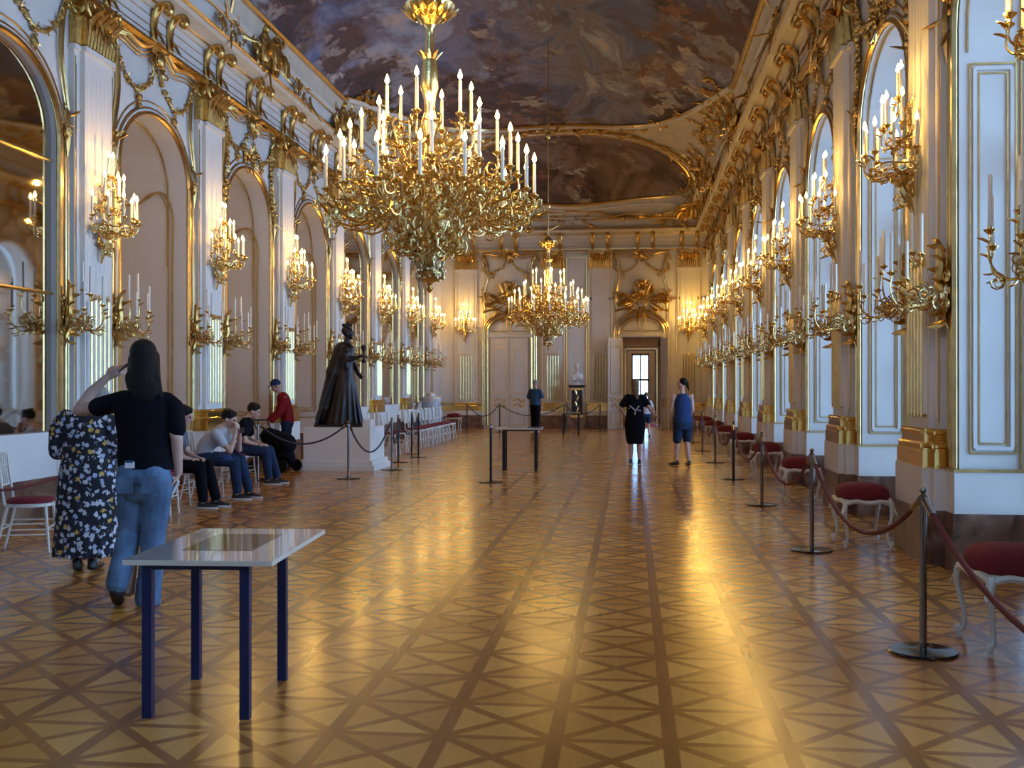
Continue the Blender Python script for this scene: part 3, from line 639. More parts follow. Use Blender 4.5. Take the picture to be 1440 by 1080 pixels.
def overdoor(parent, hw=.85):
    a = MB()
    for off, r in ((0, .045), (.10, .02), (.17, .03)):
        a.tube([(x, .05, z) for x, _, z in arch_path(hw+off-.05, 3.45, 4.02+off, .1, 16)], r, 6)
    for s in (-1, 1):                                                       # the two leaves of the arched transom panel
        n = 8; pts = [(s*.08, 3.5), (s*.66, 3.5)]+[(s*.66*math.cos(PI/2*i/n), 3.5+.42*math.sin(PI/2*i/n)) for i in range(1, n)]+[(s*.08, 3.9)]
        P3 = [(x, .05, z) for x, z in pts]
        for p_, q_ in zip(P3, P3[1:]+P3[:1]): a.tube([p_, q_], .018, 5)
    a.build('gilded_surround', M['goldline'], parent)
    MB().sweep([(0, 3.28), (.09, 3.28), (.11, 3.34), (.11, 3.38), (0, 3.42)], 0, -.85, .85).build('lintel', M['white'], parent, smooth=False)
    t = MB(); rocaille(t, 0, 4.55, 1.5, .62, 31, 18, 18, .06, .024); rocaille(t, 0, 4.95, .7, .5, 33, 12, 14, .1, .022)
    t.tube(cr([(-.95, .06, 4.2), (-.6, .1, 4.28), (-.2, .14, 4.2), (0, .14, 4.14), (.2, .14, 4.2), (.6, .1, 4.28), (.95, .06, 4.2)], 5), .035, 6)
    for i in range(9): an = PI*(i+.5)/9; t.leaf((math.cos(an)*.2, .08, 4.5+math.sin(an)*.1), (math.cos(an), .15, math.sin(an)*.8), (0, 1, 0), .65 if i % 2 else .45, .09, .1, 5)
    t.ball((0, .16, 4.9), (.14, .1, .2)); t.ball((0, .2, 5.18), .08); t.tube([(-.12, .2, 5.25), (.14, .2, 5.3)], .03)
    t.build('trophy', M['gold'], parent)
def door_leaf(w, h, name='door_leaf'):
    b = MB().box((0, -.03, 0), (w, .03, h)); g = MB()
    for y in (.034, -.034):
        panels(g, .1, w-.1, .12, .62, y, .012); panels(g, .1, w-.1, 1.25, h-.35, y, .012); panels(g, .1, w-.1, h-.28, h-.1, y, .008); scroll_rail(g, .1, w-.1, .95, y)
    return b, g
d4 = struct(empty('door_4', (DC[0], D, 0), PI)); overdoor(d4)
for s in (-1, 1):
    b, g = door_leaf(.67, 3.26); o = b.build('door_leaf', M['door'], d4, smooth=False); o.location = (-.68 if s < 0 else .01, .04, .005); g.build('door_moulding', M['goldline'], o)
MB().ball((-.05, .12, 1.15), .035).box((-.06, .07, 1.05), (-.04, .1, 1.25)).build('handle', M['goldline'], d4)
d5 = struct(empty('door_5', (DC[1], D, 0), PI)); overdoor(d5)
for s in (-1, 1):                                                            # open leaves swung into the hall
    b, g = door_leaf(.68, 3.22); o = b.build('door_leaf', M['door'], d5, smooth=False); o.location = (s*.70, .10, .01); o.rotation_euler = (0, 0, math.radians(43 if s > 0 else 110)); g.build('door_moulding', M['goldline'], o)
    if s < 0: o.location = (-.70, .10, .01)
    MB().ball((.6, .07, 1.1), .03).ball((.6, -.07, 1.1), .03).build('handle', M['goldline'], o)
for x, hw_, l in ((DC[0], .93, 'closed'), (DC[1], .93, 'open')):
    t = bay_ornament(500+int(x*7), False, .98, 6.3, 4.75); t.name = 'gilded_wall_ornament.800'; t.location = (x, D, 0); t.rotation_euler = (0, 0, PI); tag(t, f'gilded garlands and strapwork above the {l} door of the end wall', 'ornament', 'gilded stucco above the arches')
# niche with gilt frame between the inner pilasters
a = MB()
for o_, r in ((0, .035), (.07, .014)): panels(a, XC+.13-.36-o_, XC+.13+.36+o_, .98, 6.15+o_, D-.03, r)
n_ = struct(a.build('trim_7', M['goldline'])); MB().box((XC+.13-.33, D-.02, .95), (XC+.13+.33, D, 6.12)).build('niche_field', M['white'], n_, smooth=False)
# ---------------------------------------------------------------- rooms beyond the open door
r = MB(); Y1, Y2, Y3 = D+.35, 44.5, 50.; x0, x1 = -1.6, 2.6
r.box((x0-.1, Y1, 0), (x0, Y2, 4.6)).box((x1, Y1, 0), (x1+.1, 41.2, 4.6)).box((x1, 43, 0), (x1+.1, Y2, 4.6)).box((x1, 41.2, 0), (x1+.1, 43, .8)).box((x1, 41.2, 3.6), (x1+.1, 43, 4.6)).box((x0, Y2, 0), (-.12, Y2+.2, 4.6)).box((.98, Y2, 0), (x1, Y2+.2, 4.6)).box((-.12, Y2, 2.95), (.98, Y2+.2, 4.6))  # opening in the right side wall is added, out of view, to let daylight in
struct(r.build('wall_antechamber', M['damask'], smooth=False)); struct(MB().box((x0-.1, Y1-.4, 4.6), (x1+.1, Y3+.2, 4.7)).build('ceiling_antechamber', M['umber'], smooth=False))
r = MB().box((x0-.1, Y2+.2, 0), (x0, Y3, 4.6)).box((x1, Y2+.2, 0), (x1+.1, Y3, 4.6)).box((x0, Y3, 0), (.05, Y3+.2, 4.6)).box((.85, Y3, 0), (x1, Y3+.2, 4.6)).box((.05, Y3, 3.0), (.85, Y3+.2, 4.6)).box((.05, Y3, 0), (.85, Y3+.2, .7))
struct(r.build('wall_cabinet', M['cream'], smooth=False))
struct(MB().box((x0-.1, D, -.12), (x1+.1, Y3+.2, -.001)).build('floor_antechamber', M['umber'], smooth=False))
w = struct(empty('window_20')); f_ = MB(); f_.box((.05, Y3, .7), (.12, Y3+.1, 3.0)).box((.78, Y3, .7), (.85, Y3+.1, 3.0)).box((.42, Y3, .7), (.48, Y3+.1, 3.0)).box((.05, Y3, 1.75), (.85, Y3+.1, 1.85)).box((.05, Y3, 2.9), (.85, Y3+.1, 3.0)); f_.build('window_frame', M['umber'], w, smooth=False)
MB().box((.05, Y3+.05, .7), (.85, Y3+.055, 3.0)).build('window_pane', M['glass'], w, smooth=False)
ld = bpy.data.lights.new('daylight', 'AREA'); ld.shape = 'RECTANGLE'; ld.size = .9; ld.size_y = 2.4; ld.cycles.is_portal = True
lo = bpy.data.objects.new('window_daylight', ld); COL.objects.link(lo); lo.location = (.45, Y3+.3, 1.85); lo.rotation_euler = (-PI/2, 0, 0)
a = MB(); panels(a, -.2, 1.06, .02, 3.03, Y2-.03, .05); panels(a, -.32, 1.18, .02, 3.3, Y2-.03, .02); dd = struct(a.build('door_6', M['goldline']))
a = MB().box((DC[1]-.66, D+.3, .01), (DC[1]-.6, D+.36, 3.2)).box((DC[1]+.6, D+.3, .01), (DC[1]+.66, D+.36, 3.2)).box((DC[1]-.66, D+.3, 2.95), (DC[1]+.66, D+.36, 3.25)).box((DC[1]-.62, D+.01, 0), (DC[1]-.655, D+.35, 3.26)); a.build('inner_frame', M['umber'], d5, smooth=False).parent = None
bpy.data.objects['inner_frame'].name = 'trim_8'; struct(bpy.data.objects['trim_8'])
tag(MB().box((-.05, D+.5, 0), (.98, Y3-.5, .012)).box((.45, D+.42, 0), (1.04, D+2.5, .014)).build('carpet', M['carpet'], smooth=False), 'red carpet running through the rooms beyond the open door', 'carpet')
l_ = bpy.data.lights.new('candle_or_fill_glow', 'POINT'); l_.energy = 60; l_.color = (1, .70, .36); l_.shadow_soft_size = .15; o_ = bpy.data.objects.new('antechamber_fill_glow', l_); COL.objects.link(o_); o_.location = (.5, 42.2, 3.9)  # unseen fill lights, added to brighten the rooms behind the open door
l2_ = o_.copy(); COL.objects.link(l2_); l2_.location = (.5, 47.5, 3.9)
a = MB(); panels(a, DC[1]-.63, DC[1]+.63, .02, 3.22, D+.38, .03); [panels(a, -1.5+.0, -.3, z0, z1, Y2-.02, .02) or panels(a, 1.25, 2.4, z0, z1, Y2-.02, .02) for z0, z1 in ((.2, .9), (1.05, 3.2))]; a.build('gilded_trim', M['goldline'], dd)
# ---------------------------------------------------------------- bust on its pedestal
SX, SY = XC+.17, D-.48
t = tag(empty('pedestal', (SX, SY, 0)), 'dark marble pedestal with gilt bands holding the white bust', 'pedestal')
MB().box((-.30, -.26, 0), (.30, .26, .12)).box((-.25, -.22, .12), (.25, .22, .42)).build('plinth', M['marble'], t, smooth=False)
MB().prism([(-.2, -.17), (.2, -.17), (.2, .17), (-.2, .17)], .42, 1.42, .92).build('shaft', M['marbledark'], t, smooth=False)
m = MB().box((-.23, -.2, .42), (.23, .2, .5)).box((-.22, -.19, 1.38), (.22, .19, 1.46)); [m.leaf((0, -.18, .6+.2*i), (.3*(-1)**i, 0, 1), (0, -1, 0), .2, .06, .1) for i in range(4)]; m.build('gilt_mount', M['goldline'], t, smooth=False)
MB().box((-.27, -.24, 1.46), (.27, .24, 1.52)).box((-.31, -.27, 1.52), (.31, .27, 1.56)).build('top', M['marbledark'], t, smooth=False)
# ---------------------------------------------------------------- candles and lights
CAND = {}
def candle(parent, p, h, r=.013, lit=True, lean=0.):
    key = (round(h, 3), r)
    if key not in CAND: CAND[key] = MB().lathe([(r*1.05, 0), (r, .02), (r*.95, h-.01), (r*.5, h)], 8).mesh('candle', M['candle'])
    c = bpy.data.objects.new('candle', CAND[key]); COL.objects.link(c); c.parent = parent; c.location = p; c.rotation_euler = (0, lean, 0)
    if lit:
        if 'fl' not in CAND: CAND['fl'] = MB().lathe([(.001, 0), (.014, .013), (.018, .028), (.011, .052), (.001, .078)], 6).mesh('flame', M['flame'])
        f = bpy.data.objects.new('flame', CAND['fl']); COL.objects.link(f); f.parent = c; f.location = (0, 0, h)
        s = r/.013; f.scale = (s, s, s)
    return c
def inst(name, me, parent, loc=(0, 0, 0), rz=0., scale=None):
    o = bpy.data.objects.new(name, me); COL.objects.link(o); o.parent = parent; o.location = loc; o.rotation_euler = (0, 0, rz)
    if scale: o.scale = scale
    return o
def point(name, parent, loc, w, rad=.08, col=(1, .57, .11)):
    l = bpy.data.lights.new(name, 'POINT'); l.energy = w; l.shadow_soft_size = rad; l.color = col
    o = bpy.data.objects.new(name, l); COL.objects.link(o); o.parent = parent; o.location = loc; return o
def cup(mb, p, s=1.): mb.lathe([(.004, -.05*s), (.012*s, -.045*s), (.010*s, -.03*s), (.02*s, -.02*s), (.038*s, -.004), (.040*s, .002), (.018*s, .004), (.018*s, .02*s), (.012*s, .022*s)], 10, p)
def arm_mesh(name, r0, z0, r1, z1, m, rr=.012, curls=3, seed=1, dip=.12, wig=0):
    rd = random.Random(seed); mb = MB()
    pts = bez([(0, r0, z0), (0, r0+(r1-r0)*.3, z0+.12), (wig, r0+(r1-r0)*.5, min(z0, z1)-dip*1.6), (0, r1+.06, min(z0, z1)-dip*1.2), (0, r1+.02, z1-.12), (0, r1, z1-.05)], 14)
    mb.tube(pts, [rr*(1.35-.6*i/14) for i in range(15)], 6)
    for i in range(curls):
        p = pts[3+int(i*9/max(1, curls))]; R = rd.uniform(.035, .065)
        mb.tube(spiral((p.x, p.y, p.z+R*(1 if i % 2 else -1)), R, 1.2, -PI/2 if i % 2 else PI/2, (-1)**i, 10, u=(0, 1, 0)), [rr*(.9-.05*k) for k in range(11)], 5)
        mb.leaf(p, (rd.uniform(-.5, .5), rd.uniform(-.3, .8), rd.choice((-1, 1))), (0, 1, .2), .06, .042, .9, 3)
    mb.leaf(pts[-2], (0, .6, .8), (0, 1, 0), .07, .035, .5, 3); mb.ball((pts[8].x, pts[8].y, pts[8].z-.02), .018, 6, 4)
    cup(mb, (0, r1, z1)); return mb.mesh(name, m)
# ---------------------------------------------------------------- lit wall sconces
def lit_sconce():
    t = empty('candelabra_sconce'); m = MB()
    m.tube(cr([(0, .03, 0), (.015, .06, .1), (-.02, .10, .18), (.0, .14, .28), (0, .10, .38), (0, .05, .5), (0, .06, .75), (0, .07, 1.0)], 5), [.012+.028*math.sin(PI*min(1, i/24)) for i in range(36)], 7)
    m.tube(spiral((0, .13, .14), .07, 1.2, 0, 1, 12, u=(0, 1, 0)), .022, 6); rocaille(m, 0, .48, .24, .5, 3, 10, 4, .03, .015); rocaille(m, 0, .92, .14, .3, 4, 5, 5, .05, .012)
    for i in range(4): m.leaf((0, .06, .15+.2*i), (.4*(-1)**i, .6, -.6), (0, 1, 0), .18, .08, .3)
    m.build('bracket', M['ormolu'], t)
    g = MB(); c = (0, .10)
    for R, z, r in ((.33, .38, .012), (.35, .44, .008), (.20, .68, .009)):
        g.tube([(R*math.cos(a), c[1]+R*.92*math.sin(a), z+.012*math.sin(6*a)) for a in [PI*(-.04+1.08*i/24) for i in range(25)]], r, 5)
    for i in range(13):
        a = PI*(i+.5)/13; x, y = .345*math.cos(a), .1+.32*math.sin(a)
        g.tube(spiral((x, y, .40), .045, 1.1, 0, (-1)**i, 9, u=(-math.sin(a), math.cos(a), 0)), .007, 4); pass
    g.build('openwork_band', M['ormolu'], t)
    A1 = arm_mesh('arm', .0, .36, .37, .56, M['ormolu'], .0085, 1, 5, .03); A2 = arm_mesh('arm', .0, .62, .21, .82, M['ormolu'], .008, 1, 6, .03); A3 = arm_mesh('arm', .0, .95, .085, 1.10, M['ormolu'], .008, 1, 7, .02)
    for n, me, R, z in ((7, A1, .37, .56), (4, A2, .21, .82), (2, A3, .085, 1.10)):
        for i in range(n):
            a = PI*(i+.5)/n if n < 7 else PI*(i)/(n-1); a = min(PI*1.02, max(-.02*PI, a))
            inst('arm', me, t, (0, .10, 0), a-PI/2); candle(t, (R*math.cos(a), .10+R*math.sin(a), z+.015), .22, .0145)
    point('candle_or_fill_glow', t, (0, .44, 1.04), SCONCE_W, .03); point('candle_or_fill_glow', t, (0, .55, .55), SCONCE_W*.25, .03)
    return t
ls = lit_sconce()
PP = .135
for k, y in enumerate(PL): place(ls, (XL+PP, y, 3.10), -PI/2, f'lit gilt candelabra high on the {ORD[k]} pilaster of the left wall', 'wall sconce', 'lit wall candelabra')
for k, y in enumerate(PR): place(ls, (XR-PP, y, 3.10), PI/2, f'lit gilt candelabra high on the {ORD[k]} pilaster of the window wall', 'wall sconce', 'lit wall candelabra')
for x, l in ((-5.93, 'left'), (2.06, 'right')): place(ls, (x, D-.13, 3.10), PI, f'lit gilt candelabra on the {l} outer pilaster of the end wall', 'wall sconce', 'lit wall candelabra')
# ---------------------------------------------------------------- unlit lower sconces
def low_sconce(mirror):
    t = empty('unlit_candelabra_sconce'); s = -1 if mirror else 1; m = MB()
    m.tube(cr([(0, .02, 0), (s*.03, .05, .12), (-s*.03, .07, .26), (s*.02, .09, .42), (0, .08, .58), (s*.05, .10, .75), (s*.12, .12, .80)], 5), [.008+.038*math.sin(PI*min(1, i/30)) for i in range(31)], 7)
    rocaille(m, 0, .38, .20, .5, 21, 16, 0, .03, .018)
    for i in range(7): m.leaf((0, .05, .08+.1*i), (.6*(-1)**i, .3, -.5 if i < 3 else .6), (0, 1, 0), .12, .08, .9)
    m.build('bracket', M['gold'], t)
    for i, (x, y, z, h) in enumerate(((0, .50, .50, .33), (-.20, .42, .42, .31), (.22, .38, .44, .31), (-.12, .28, .64, .33), (.10, .30, .68, .33))):
        x *= s; R = math.hypot(x, y); mb = MB(); a = math.atan2(y, x)
        me = arm_mesh('arm', .04, .22+.03*i, R, z, M['ormolu'], .0085, 3, 30+i, .09); inst('arm', me, t, (0, 0, 0), a-PI/2); candle(t, (x, y, z+.015), h, .0145, False, ((i*37) % 5-2)*.012)
    m = MB()
    for i in range(12): a = .4+i*.21; m.tube(spiral(((.22+.05*(i%3))*math.cos(a), (.22+.05*(i%3))*math.sin(a), .22+.045*(i % 3)), .075, 1.15, i, (-1)**i, 11, u=(math.cos(a), math.sin(a), 0)), .008, 5)
    m.build('scrollwork', M['bronze'], t); return t  # darker bronze than the arms: backlit shade put into the scrollwork colour
lo1 = low_sconce(False); lo2 = low_sconce(True); lo2.name = 'unlit_candelabra_sconce.400'
for side, PX, X_, rz in (('left', PL, XL+.02, -PI/2), ('window', PR, XR-.02, PI/2)):
    for k, y in enumerate(PX):
        for j, dy in enumerate((-.66, .62)):
            place(lo1 if j == 0 else lo2, (X_, y+dy, 2.02), rz, f"unlit candelabra on the {'near' if j == 0 else 'far'} flank of the {ORD[k]} pilaster of the {side} wall", 'wall sconce', 'unlit wall candelabra')
# ---------------------------------------------------------------- chandeliers
def chandelier():
    t = empty('chandelier')
    pr = [(.004, 0), (.03, .03), (.012, .06), (.03, .085), (.08, .105), (.11, .145), (.115, .165), (.06, .19), (.04, .22), (.05, .26), (.09, .33), (.12, .46), (.15, .54), (.17, .58), (.13, .64), (.17, .66), (.175, .69), (.12, .72), (.09, .8), (.07, .9), (.11, 1.0), (.13, 1.06), (.09, 1.14), (.05, 1.25), (.075, 1.36), (.04, 1.48), (.05, 1.58), (.075, 1.66), (.068, 1.8), (.045, 1.95), (.032, 2.08), (.03, 2.14), (.05, 2.18), (.07, 2.2)]
    MB().lathe(pr, 20).build('stem', M['ormolu'], t)
    m = MB().lathe([(.06, 2.18), (.10, 2.22), (.17, 2.28), (.2, 2.34), (.12, 2.36), (.05, 2.42), (.02, 2.46)], 18)
    for i in range(14): a = 2*PI*i/14; m.leaf((.12*math.cos(a), .12*math.sin(a), 2.22), (math.cos(a), math.sin(a), .5), (0, 0, 1), .14, .07, .2)
    m.build('rosette', M['ormolu'], t); m = MB()
    for i in range(8): a = 2*PI*i/8; m.leaf((.045*math.cos(a), .045*math.sin(a), 1.88), (math.cos(a)*.3, math.sin(a)*.3, 1), (math.cos(a), math.sin(a), 0), .09, .035, .4)
    m.build('leaf_collar', M['ormolu'], t)
    m = MB().tube([(0, 0, 2.4), (0, 0, 6.69)], .012, 8)
    for z in (3.1, 4.6): m.ball((0, 0, z), (.05, .05, .07))
    m.build('suspension_rod', M['ormolu'], t)
    for n, R, z, r0, z0, sd, ph, cur in ((6, .35, 1.40, .06, 1.20, 1, .3, 3), (8, .55, 1.15, .08, .98, 2, .1, 4), (12, .72, .97, .1, .86, 3, .2, 5), (16, .85, .79, .12, .70, 4, 0, 6)):
        me = arm_mesh('arm', r0, z0, R, z, M['ormolu'], .012, cur, sd, .08)
        for i in range(n): a = 2*PI*(i+ph)/n; inst('arm', me, t, (0, 0, 0), a-PI/2); candle(t, (R*math.cos(a), R*math.sin(a), z+.015), .25, .014)
    def branch(sd, rlo, rhi, zlo, zhi, nc, r=.0092):
        rd = random.Random(sd); mb = MB()
        for i in range(nc):
            rr = rd.uniform(rlo, rhi); z = rd.uniform(zlo, zhi); x = rd.uniform(-.09, .09); R = rd.uniform(.04, .085)
            an = rd.uniform(0, PI); mb.tube(spiral((x, rr, z), R, rd.uniform(.9, 1.5), rd.uniform(0, 6), rd.choice((-1, 1)), 10, u=(math.cos(an), math.sin(an), 0)), [r*(1.1-.06*k) for k in range(11)], 5)
            if i % 2: mb.leaf((x, rr, z), (rd.uniform(-1, 1), rd.uniform(-.2, 1), rd.uniform(-1, 1)), (0, 0, 1), .12, .04, .5, 3)
        mb.tube(bez([(0, rlo*.8, (zlo+zhi)/2), (.05, (rlo+rhi)/2, zlo-.05), (-.05, rhi, zhi)], 9), r, 5)
        return mb.mesh('scroll_branch', M['ormolu'])
    for sd, rlo, rhi, zlo, zhi, nc, n, ph in ((11, .52, .90, .46, .74, 8, 16, .5), (12, .3, .60, .56, .86, 7, 12, 0), (13, .12, .28, .30, .64, 9, 9, .3), (14, .3, .66, .74, 1.0, 6, 11, .6), (15, .08, .30, .90, 1.34, 6, 8, .2), (16, .08, .19, .28, .44, 6, 7, .1)):
        me = branch(sd, rlo, rhi, zlo, zhi, nc)
        for i in range(n): inst('scroll_branch', me, t, (0, 0, 0), 2*PI*(i+ph)/n)
    m = MB(); rd = random.Random(5)
    for i in range(40): a = rd.uniform(0, 6.28); z = rd.uniform(.11, .19); R = .1+.02*rd.random(); m.ball((R*math.cos(a), R*math.sin(a), z), rd.uniform(.012, .024), 6, 4)
    for i in range(10): a = 2*PI*i/10; m.leaf((.04*math.cos(a), .04*math.sin(a), .12), (math.cos(a), math.sin(a), .8), (0, 0, 1), .15, .06, .4)
    m.build('pendant_vase', M['bronze'], t)
    for i in range(4): a = PI/4+i*PI/2; point('candle_or_fill_glow', t, (.45*math.cos(a), .45*math.sin(a), 1.55), CHAND_W/6, .04); point('candle_or_fill_glow', t, (.82*math.cos(a+.4), .82*math.sin(a+.4), 1.10), CHAND_W/12, .03)
    return t
ch = chandelier()
place(ch, (-1.62, 8.75, 2.30), .1, 'large gilt chandelier full of lit candles nearest the camera', 'chandelier', 'gilt chandeliers')
place(ch, (-1.75, 23.4, 2.30), .5, 'distant gilt chandelier hanging in front of the end wall', 'chandelier', 'gilt chandeliers')
# ---------------------------------------------------------------- stools
def stool():
    t = empty('stool'); w, d = .27, .225
    def sq(a, b, n=28, e=3.4): return [(a*math.copysign(abs(math.cos(2*PI*i/n))**(2/e), math.cos(2*PI*i/n)), b*math.copysign(abs(math.sin(2*PI*i/n))**(2/e), math.sin(2*PI*i/n))) for i in range(n)]
    m = MB(); rings = [(.98, .455), (1.02, .47), (1.03, .51), (.98, .55), (.85, .58), (.55, .60), (.2, .608)]; v = []; f = []; n = 28
    for k, z in rings: v += [(x*k, y*k, z) for x, y in sq(w, d)]
    for j in range(len(rings)-1):
        for i in range(n): f.append((j*n+i, j*n+(i+1) % n, (j+1)*n+(i+1) % n, (j+1)*n+i))
    f += [tuple(range(n))[::-1], tuple(range(6*n, 7*n))]; m.add(v, f).build('cushion', M['red'], t, ang=60)
    m = MB()
    for s in (-1, 1):
        m.tube(cr([(-w+.02, s*(d-.01), .425), (-w*.5, s*d, .445), (0, s*(d+.005), .43), (w*.5, s*d, .445), (w-.02, s*(d-.01), .425)], 5), .024, 6); m.tube(cr([(s*(w-.01), -d+.02, .425), (s*w, -d*.5, .445), (s*(w+.004), 0, .43), (s*w, d*.5, .445), (s*(w-.01), d-.02, .425)], 5), .024, 6)
    m.box((-w+.02, -d+.02, .44), (w-.02, d-.02, .458)).build('apron', M['chairwhite'], t)
    for sx in (-1, 1):
        for sy in (-1, 1):
            m = MB(); X_, Y_ = sx*(w-.02), sy*(d-.02); q = lambda o, z: (X_+sx*o*.7, Y_+sy*o*.7, z)
            m.tube(cr([q(0, .445), q(.022, .38), q(.012, .28), q(-.018, .17), q(-.022, .09), q(.0, .04), q(.028, .03), q(.03, .055), q(.012, .06)], 4), [.030, .030, .029, .027, .025, .023, .021, .02, .019, .018, .017, .016]+[.015]*21, 7)
            m.lathe([(.016, 0), (.018, .02), (.014, .045)], 8, q(.012, 0)); m.leaf(q(.02, .42), (sx*.3, sy*.3, -1), (sx, sy, 0), .12, .04, .1, 4); m.build('leg', M['chairwhite'], t)
    return t
st = stool()
SY_ = [(2.25, 6.78, .05), (2.24, 10.95, .03), (2.24, 14.85, 0), (2.24, 18.5, .02), (2.24, 22.4, 0), (2.24, 26.2, 0), (2.24, 30.0, 0), (2.24, 33.9, 0)]
for i, (x, y, rz) in enumerate(SY_): place(st, (x, y, 0), PI/2+rz, ['white stool with crimson cushion cut by the right edge of the photo', 'crimson-cushioned white stool between first and second rope posts'][i] if i < 2 else f'crimson-cushioned white stool, {ORD[i]} along the window wall', 'stool', 'crimson stools along the window wall')
for i, (x, y) in enumerate(((-5.95, 22.3), (-5.95, 24.9), (-5.95, 36.6))): place(st, (x, y, 0), PI/2, ['dark-seated white stool beyond the statue', 'white stool beside the row of white chairs', 'white stool at the far end of the chair row'][i], 'stool', 'crimson stools')
# ---------------------------------------------------------------- white banquet chairs
def wchair():
    t = empty('banquet_chair'); n = 24
    ring = [(.215*math.copysign(abs(math.cos(2*PI*i/n))**.7, math.cos(2*PI*i/n)), .205*math.copysign(abs(math.sin(2*PI*i/n))**.7, math.sin(2*PI*i/n))) for i in range(n)]
    MB().prism(ring, .425, .455).build('seat', M['chairwhite'], t, ang=50)
    m = MB(); v = []; f = []
    for k, z in ((.96, .456), (.98, .475), (.9, .495), (.5, .503)): v += [(x*k, y*k, z) for x, y in ring]
    for j in range(3):
        for i in range(n): f.append((j*n+i, j*n+(i+1) % n, (j+1)*n+(i+1) % n, (j+1)*n+i))
    f += [tuple(range(n))[::-1], tuple(range(3*n, 4*n))]; m.add(v, f).build('cushion', M['red'], t, ang=60)
    m = MB()
    for s in (-1, 1): m.tube([(s*.185, -.185, .44), (s*.185, -.21, .6), (s*.175, -.25, .92)], .013, 7)
    m.tube(cr([(-.185, -.25, .90), (0, -.265, .925), (.185, -.25, .90)], 4), .014, 7); m.tube([(-.18, -.225, .62), (.18, -.225, .62)], .010, 6); m.tube([(-.178, -.243, .80), (.178, -.243, .80)], .008, 6)
    for x in (-.11, -.04, .04, .11): m.tube([(x, -.225, .62), (x*.9, -.248, .91)], .011, 6)
    for x in (-.075, 0, .075): m.tube(cr([(x, -.226, .63), (x+.03, -.232, .7), (x-.03, -.24, .77), (x, -.246, .82)], 3), .006, 5)
    m.build('backrest', M['chairwhite'], t)
    for sx in (-1, 1):
        for sy in (-1, 1):
            m = MB(); p0 = Vector((sx*.175, sy*.165, .43)); p1 = Vector((sx*.19, .20 if sy > 0 else -.27, 0)); m.tube([p0, p1], [.016, .012], 7)
            for k in (.3, .6): m.ball(p0.lerp(p1, k), .018, 6, 4)
            m.build('leg', M['chairwhite'], t)
    m = MB()
    for s in (-1, 1): m.tube([(s*.182, .175, .27), (s*.182, -.21, .27)], .008, 5); m.tube([(s*.186, .185, .17), (s*.186, -.23, .17)], .008, 5)
    m.tube([(-.182, .18, .22), (.182, .18, .22)], .008, 5); m.tube([(-.182, -.22, .22), (.182, -.22, .22)], .008, 5); m.build('stretcher', M['chairwhite'], t)
    return t
wc = wchair()
place(wc, (-5.60, 9.72, 0), -PI/2+.32, 'white chair with red cushion at the left edge beside the flowered dress', 'chair', 'white banquet chairs')
place(wc, (-5.62, 12.55, 0), -PI/2+.15, 'white chair behind the man in the black T-shirt', 'chair', 'white banquet chairs')
place(wc, (-5.82, 13.33, 0), -PI/2, 'white chair under the seated visitor nearest the person in black', 'chair', 'white banquet chairs')
place(wc, (-5.80, 14.43, 0), -PI/2, 'white chair under the hunched young person with curly hair', 'chair', 'white banquet chairs')
place(wc, (-6.1, 16.6, 0), -PI/2, 'white chair in the passage under the seated woman in dark clothes', 'chair', 'white banquet chairs')
place(wc, (-5.35, 24.0, 0), -PI/2, 'front white chair of the far row, beside the clustered rope posts', 'chair', 'white banquet chairs')
place(wc, (-5.36, 25.0, 0), -PI/2+.1, 'second white chair beside the clustered rope posts of the far row', 'chair', 'white banquet chairs')
for k in range(10):
    y = 26.6+k*.56; place(wc, (-5.30, y, 0), -PI/2+.06*math.sin(k*2.1), f"white chair number {['three','four','five','six','seven','eight','nine','ten','eleven','twelve'][k]} of the far row along the left wall, counted from the camera", 'chair', 'white banquet chairs')
# ---------------------------------------------------------------- rope posts and ropes
def post(m1):
    t = empty('rope_post'); MB().lathe([(.195, 0), (.197, .006), (.19, .016), (.05, .022), (.03, .03)], 32).build('base', M['steeldark'], t)
    MB().lathe([(.021, .02), (.021, .90)], 14).build('pole', m1, t); m = MB().lathe([(.028, .88), (.028, .905), (.020, .91), (.012, .925), (.022, .94), (.016, .955), (.003, .96)], 14)
    for s in (-1, 1): m.tube([(0, s*.02, .895), (0, s*.045, .90), (0, s*.05, .88), (0, s*.03, .87)], .005, 5)
    m.build('cap', M['steel'], t); return t
po = post(M['steel']); pb = post(M['blackmetal']); pb.name = 'rope_post.300'
def rope(a, b, sag, m, label, r=.014, grp=None):
    A, B = Vector((*a, .885)), Vector((*b, .885)); d = (B-A).normalized(); A += d*.045; B -= d*.045; n = 22
    pts = [A.lerp(B, i/n)+Vector((0, 0, -sag*(1-(2*i/n-1)**2))) for i in range(n+1)]
    o = MB().tube(pts, r, 8).build('barrier_rope', m); 
    MB().tube([A, pts[1]], r*1.35, 8).build('rope_end_fitting', M['steel'], o); MB().tube([pts[-2], B], r*1.35, 8).build('rope_end_fitting', M['steel'], o)
    return tag(o, label, 'rope', grp)
RP = [(1.69, 2.62)]+[(1.69, 6.57+3.92*k) for k in range(7)]
for i, p in enumerate(RP):
    if i == 0: place(po, (*p, 0), 0, 'steel rope post just outside the right edge of the photo', 'rope post', 'rope posts on the window side'); continue
    place(pb if i in (4,) else po, (*p, 0), 0, f'{ORD[i-1]} rope post on the window side, counted from the camera', 'rope post', 'rope posts on the window side')
for i, (a, b) in enumerate(zip(RP, RP[1:])): rope(a, b, .42 if i else .40, M['rope'], f'dark red barrier rope on the window side, {ORD[i]} span from the camera', .016, 'ropes on the window side')
